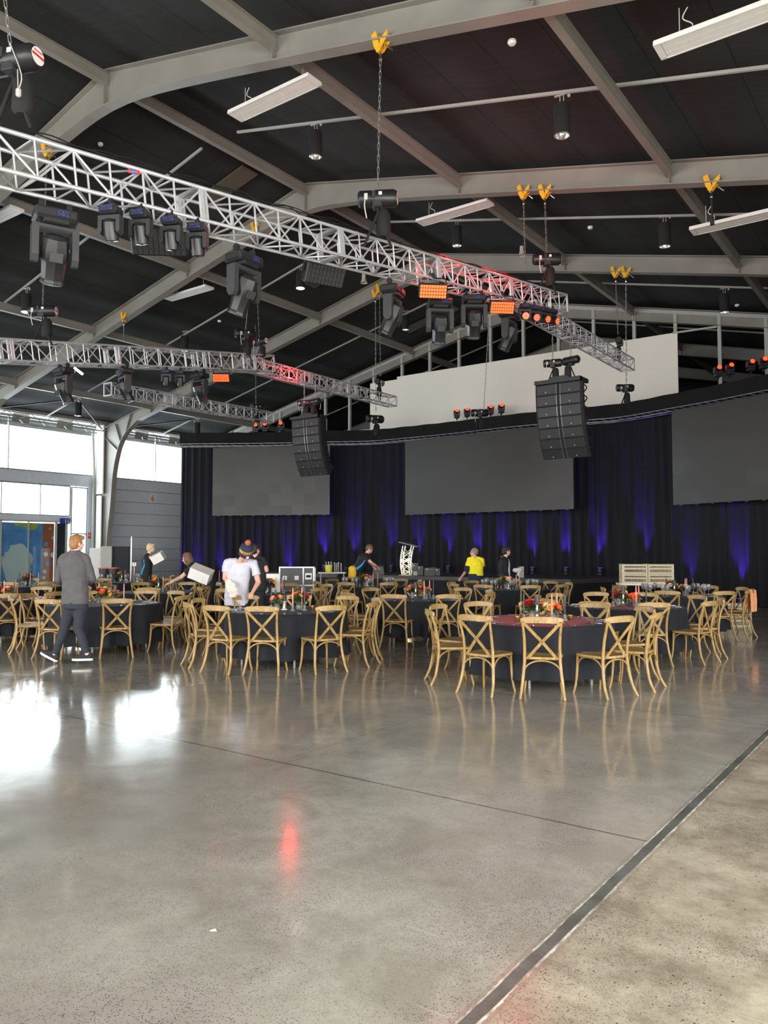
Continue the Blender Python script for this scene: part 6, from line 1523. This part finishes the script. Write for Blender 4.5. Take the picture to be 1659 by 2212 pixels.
stage_box(903, 25.4, .32, .14, .28, 'pale wooden box behind the lectern foot', 'wooden_box', 'horn', cat='box')
stage_box(1126, 24.0, .14, .34, .14, 'slim beige box on stage right of the hoodie person', 'beige_box', 'horn', cat='box')
mb = MB(); cone(mb, P(1113, 1232, 23.4), .07, P(1122, 1232, 23.4), .08); cone(mb, P(1120, 1235, 23.4), .06, P(1121, 1245, 23.4), .03); o = remeshed(mb, 'white_bag', M['white'], None, .012, 2, disp=.05, dscale=.05); tag(o, 'crumpled white cloth bag by the beige box on stage', 'bag')
# flight case
g = gp(643, 19.3); t = thing('flight_case', 'large black road case with silver edges behind the middle tables', 'road case', (g.x, g.y, 0), YAW + .04)
mb = MB(); mb.box((0, 0, .68), (.82, .60, 1.10)); mb.build('case_body', mat('case_laminate', (.035, .037, .042), .4), t)
mb = MB()
for x in (-.41, .16, .41):
    mb.box((x, -.30, .68), (.03, .03, 1.12))
for z in (.13, .80, 1.235): mb.box((0, -.30, z), (.85, .03, .03))
for x in (-.41, .41): mb.box((x, .30, .68), (.03, .03, 1.12)); mb.box((x, 0, 1.235), (.03, .6, .03))
mb.build('edge_trim', M['steel'], t)
for x in (-.28, .0): mb = MB(); mb.box((x, -.315, .98), (.10, .02, .10)); mb.build('latch', M['steel'], t)
mb = MB(); mb.box((.285, -.318, 1.02), (.16, .008, .15)); mb.build('emblem', M['white'], t); mb = MB(); mb.box((.285, -.324, 1.02), (.11, .006, .06)); mb.build('emblem_mark', M['blackm'], t)
for sx in (-1, 1):
    for sy in (-1, 1): mb = MB(); mb.lathe([(.05, -.02), (.05, .02)], 12, Matrix.Translation((sx * .33, sy * .22, .055)) @ Matrix.Rotation(math.pi / 2, 4, 'Y')); mb.build('caster', M['dgrey'], t)
# vase trestle
g = gp(718, 20.6); t = thing('trestle_table', 'narrow white-topped trestle behind the tables, holding vases', 'table', (g.x, g.y, 0), YAW)
mb = MB(); mb.box((0, 0, 1.06), (.72, .35, .03)); mb.build('tabletop', M['white'], t)
for sx in (-1, 1): mb = MB(); mb.bar((sx * .3, -.14, 0), (sx * .3, 0, 1.05), .03, .03); mb.bar((sx * .3, .14, 0), (sx * .3, 0, 1.05), .03, .03); mb.build('leg', M['alu_d'], t)
M['ybkt'] = mat('yellow_plastic', (.62, .55, .06), .4); M['ybag'] = mat('yellow_fabric', (.75, .45, .03), .7)
g2 = gp(710, 20.4); t = thing('bucket', 'yellow-green bucket of clear tubes on the trestle', 'bucket', (g2.x, g2.y, 1.075), YAW)
mb = MB(); mb.lathe([(0, 0), (.08, 0), (.10, .19), (.094, .19), (.075, .01), (0, .01)], 16, cap=False); mb.build('pail', M['ybkt'], t, 40)
mb = MB()
for x in (-.05, 0, .05): mb.tube([(x, 0, .02), (x * 1.3, 0, .28)], .012, 8)
mb.build('glass_tube', M['glassw'], t)
for i, px in enumerate((723, 727, 731, 737)):
    g3 = gp(px, 20.5); mb = MB(); mb.lathe([(0, 0), (.022, 0), (.022, .26 - .02 * (i % 2)), (.019, .26 - .02 * (i % 2)), (.019, .01), (0, .01)], 12, cap=False); o = mb.build('cylinder_vase', M['glassw'], None, 40); o.location = (g3.x, g3.y, 1.075)
    tag(o, 'tall clear cylinder vase on the white trestle', 'vase', 'clear cylinder vases on the trestle')
mb = MB(); cone(mb, P(761, 1230, 20.2), .10, P(761, 1243, 20.2), .11); o = remeshed(mb, 'yellow_bag', M['ybag'], None, .012, 3, disp=.03, dscale=.08); tag(o, 'yellow cloth bag beside the bending person in black', 'bag')
mb = MB(); cone(mb, P(748, 1236, 20.9), .10, P(735, 1247, 20.9), .10); cone(mb, P(752, 1230, 20.9), .10, P(750, 1246, 20.9), .14); o = remeshed(mb, 'black_cloth_pile', BLK, None, .012, 3, disp=.05, dscale=.1); tag(o, 'heap of black cloth left of the yellow bag', 'cloth')
# crates on a trolley, right
M['crate'] = mat('cream_crate_plastic', (.58, .50, .34), .5)
def crate():
    t = thing('bread_crate', 'x', 'crate'); mb = MB(); w, dp, h = .58, .40, .235
    for z in (.012, h - .03, h * .52): mb.box((0, -dp / 2, z), (w, .012, .035)); mb.box((0, dp / 2, z), (w, .012, .035)); mb.box((-w / 2, 0, z), (.012, dp, .035)); mb.box((w / 2, 0, z), (.012, dp, .035))
    for sx in (-1, 1):
        for sy in (-1, 1): mb.box((sx * w / 2, sy * dp / 2, h / 2), (.06, .03, h))
    for i in range(16):
        x = -w / 2 + (i + .5) * w / 16; mb.box((x, -dp / 2, h / 2), (.010, .01, h)); mb.box((x, dp / 2, h / 2), (.010, .01, h))
    for i in range(10):
        y = -dp / 2 + (i + .5) * dp / 10; mb.box((-w / 2, y, h / 2), (.01, .010, h)); mb.box((w / 2, y, h / 2), (.01, .010, h))
    mb.box((0, 0, .008), (w, dp, .012)); mb.build('crate_shell', M['crate'], t); return t
CR = Proto(crate())
g = gp(1395, 19.8); t = thing('trolley', 'low white trolley carrying the cream crates at right', 'trolley', (g.x, g.y, 0), YAW - .12)
mb = MB(); mb.box((0, 0, .80), (1.40, .55, .05)); mb.build('platform', M['white'], t)
for sx in (-1, 1):
    for sy in (-1, 1): mb = MB(); mb.box((sx * .6, sy * .22, .42), (.04, .04, .74)); mb.ball((sx * .6, sy * .22, .045), .045, None, 10, 6); mb.build('leg', M['alu_d'], t)
for k, sx in enumerate((-1, 1)):
    for lv in range(2):
        q = Matrix.Rotation(YAW - .12, 3, 'Z') @ Vector((sx * .305, 0, 0)); CR.place(loc=(g.x + q.x, g.y + q.y, .826 + lv * .24), rz=YAW - .12, label='cream slatted crate, %s of the %s stack on the trolley' % (('bottom', 'top')[lv], ('left', 'right')[k]), group='cream crates')
g = gp(1580, 17.2)
for lv in range(2): CR.place(loc=(g.x, g.y, .002 + lv * .25), rz=YAW - .1, label='cream slatted crate on the floor behind right-end chairs, %s' % ('bottom', 'top')[lv], group='cream crates')
# blocks, tubs, stand at left
def slab(px, py0, py1, d, w, label, nm, m, th=.12):
    top = P(px, py0, d).z; g = gp(px, d); mb = MB(); mb.box((0, 0, top / 2), (w, th, top), None, .02); o = mb.build(nm, m); o.location = g; o.rotation_euler = (0, 0, YAW + .1); tag(o, label, 'panel'); return o
slab(208, 1184, 0, 33.5, .50, 'cream upright box against the grey pier', 'utility_box', M['white'], .3); slab(231, 1180, 0, 33.0, .44, 'pale grey tapered board beside the cream box', 'leaning_board', M['horn']); slab(260, 1180, 0, 33.2, .74, 'dark grey cloth screen before the grey cladding', 'cloth_screen', fab('dark_screen_cloth', (.03, .032, .036)))
g = gp(284, 24.5); t = thing('pipe_stand', 'thin silver upright pole on a base before the cladding', 'stand', (g.x, g.y, 0), 0); mb = MB(); mb.tube([(0, 0, 0.02), (0, 0, 2.05)], .03, 10); mb.tube([(0, 0, 2.0), (0, 0, 2.1)], .015, 8); mb.build('pole', M['alu'], t, 40); mb = MB(); mb.box((0, 0, .01), (.4, .4, .02)); mb.build('base', M['alu_d'], t)
RT = mat('red_tub', (.50, .08, .07), .5)
for px, lab in ((226, 'grey tub with red rim, left of two near the pole'), (246, 'grey tub with red rim, right of two near the pole')):
    g = gp(px, 23.2); t = thing('tub', lab, 'tub', (g.x, g.y, .0), 0, 'grey tubs'); mb = MB(); mb.lathe([(0, 0.75), (.12, .75), (.16, 1.10), (0, 1.10)], 16); mb.build('tub_body', M['horn'] if 0 else M['dgrey'], t, 40); mb = MB(); mb.lathe([(.16, 1.10), (.175, 1.11), (.175, 1.14), (0, 1.15)], 16); mb.build('rim', RT, t, 40)
    mb = MB(); mb.box((0, 0, .375), (.3, .3, .75)); mb.build('plinth', M['skirt'], t)
t = thing('table_number', 'small white number card on a thin stem among rear tables', 'sign', P(290, 1219, 22.2), YAW); mb = MB(); mb.box((0, 0, 0), (.11, .006, .10)); mb.build('card', M['white'], t); mb = MB(); mb.tube([(0, 0, -.05), (0, 0, P(290, 1219, 22.2).z * -1 + .755)], .004, 6); mb.build('stem', M['steel'], t); text_mesh('3', .07, DK, 'numeral', t, Matrix.Translation((0, -.006, 0)) @ Matrix.Rotation(math.pi / 2, 4, 'X'))
# cloth draped on the far right chair, orange
mb = MB(); q = gp(1605, 15.6); vs = []; fs = []
for i in range(7):
    for k, (y, z) in enumerate(((-.035, .50), (-.04, .70), (-.035, .89), (0, .915), (.035, .89), (.05, .70), (.06, .55))):
        vs.append((-.15 + i * .05, y + .01 * math.sin(i * 1.7 + k), z + .012 * math.sin(i * 2.1)))
for i in range(6):
    for k in range(6): fs.append((i * 7 + k, i * 7 + k + 1, (i + 1) * 7 + k + 1, (i + 1) * 7 + k))
mb.add(vs, fs); o = mb.build('draped_cloth', fab('peach_cloth', (.85, .36, .16), .8, .05), None, 180); o.location = (0, 0, 0)
draped = tag(o, 'peach cloth draped over the back of the right-most chair', 'cloth')
bc = None
for ob in COL.objects:
    if ob.name.startswith('dining_chair') and 'rear right table with glasses' in ob['label']:
        back = ob.matrix_basis @ Vector((0, -.28, 0)); u = (back - CP).dot(Rv) / max(.1, (back - CP).dot(F0))
        if bc is None or u > bc[0]: bc = (u, ob)
o.matrix_world = bc[1].matrix_basis @ Matrix.Translation((0, -.29, 0))
# signs
t = thing('bay_number_sign', 'small white square sign with red number 6 on the grey cladding', 'sign', onX(330, 1077, XL + .06), math.pi / 2)
mb = MB(); mb.box((0, 0, 0), (.42, .01, .42)); mb.build('plate', M['white'], t); text_mesh('6', .42, M['red_tape'], 'numeral', t, Matrix.Translation((0, -.008, 0)) @ Matrix.Rotation(math.pi / 2, 4, 'X'))
t = thing('toilet_sign', 'blue sign with white figure and arrow at the door corner', 'sign', onX(140, 1125.5, XL + .16), math.pi / 2)
mb = MB(); mb.box((0, 0, 0), (.46, .03, .24)); mb.build('plate', mat('sign_blue', (.02, .05, .35), .4), t)
mb = MB(); mb.ball((.03, -.02, .07), (.02, .004, .02)); mb.box((.03, -.02, -.01), (.045, .006, .10)); mb.box((.02, -.02, -.08), (.014, .006, .07)); mb.box((.04, -.02, -.08), (.014, .006, .07))
mb.bar((.15, -.02, .08), (.15, -.02, -.05), .02, .006, up=(0, 1, 0)); mb.prism([(.11, -.03), (.19, -.03), (.15, -.09)], .016, .022, Matrix.Rotation(math.pi / 2, 4, 'X')); mb.build('pictogram', M['white'], t)
t = thing('fire_sign', 'small red and white extinguisher sign on the grey pier', 'sign', onX(193, 1157, XL + .108), math.pi / 2); mb = MB(); mb.box((0, 0, 0), (.13, .01, .26)); mb.build('plate', M['red_tape'], t); mb = MB(); mb.box((0, -.007, .02), (.04, .006, .12)); mb.build('pictogram', M['white'], t)
# litter on the floor
mb = MB(); c = onZ(459, 2012, 0); mb.add([(c.x - .015, c.y - .008, .002), (c.x + .004, c.y - .012, .006), (c.x + .02, c.y + .006, .003), (c.x + .006, c.y + .012, .008), (c.x - .012, c.y + .008, .002), (c.x + .002, c.y, .010)], [(0, 1, 5), (1, 2, 5), (2, 3, 5), (3, 4, 5), (4, 0, 5)])
tag(mb.build('paper_scrap', M['white']), 'tiny white paper scrap lying on the concrete in the foreground', 'litter')
# blue box under the middle tables
stage_box(679, 15.3, .07, .12, .1, 'small blue carton on a chair seat right of the beanie man', 'blue_carton', 'blue_chip', z=.46, cat='box')
bpy.context.view_layer.update()
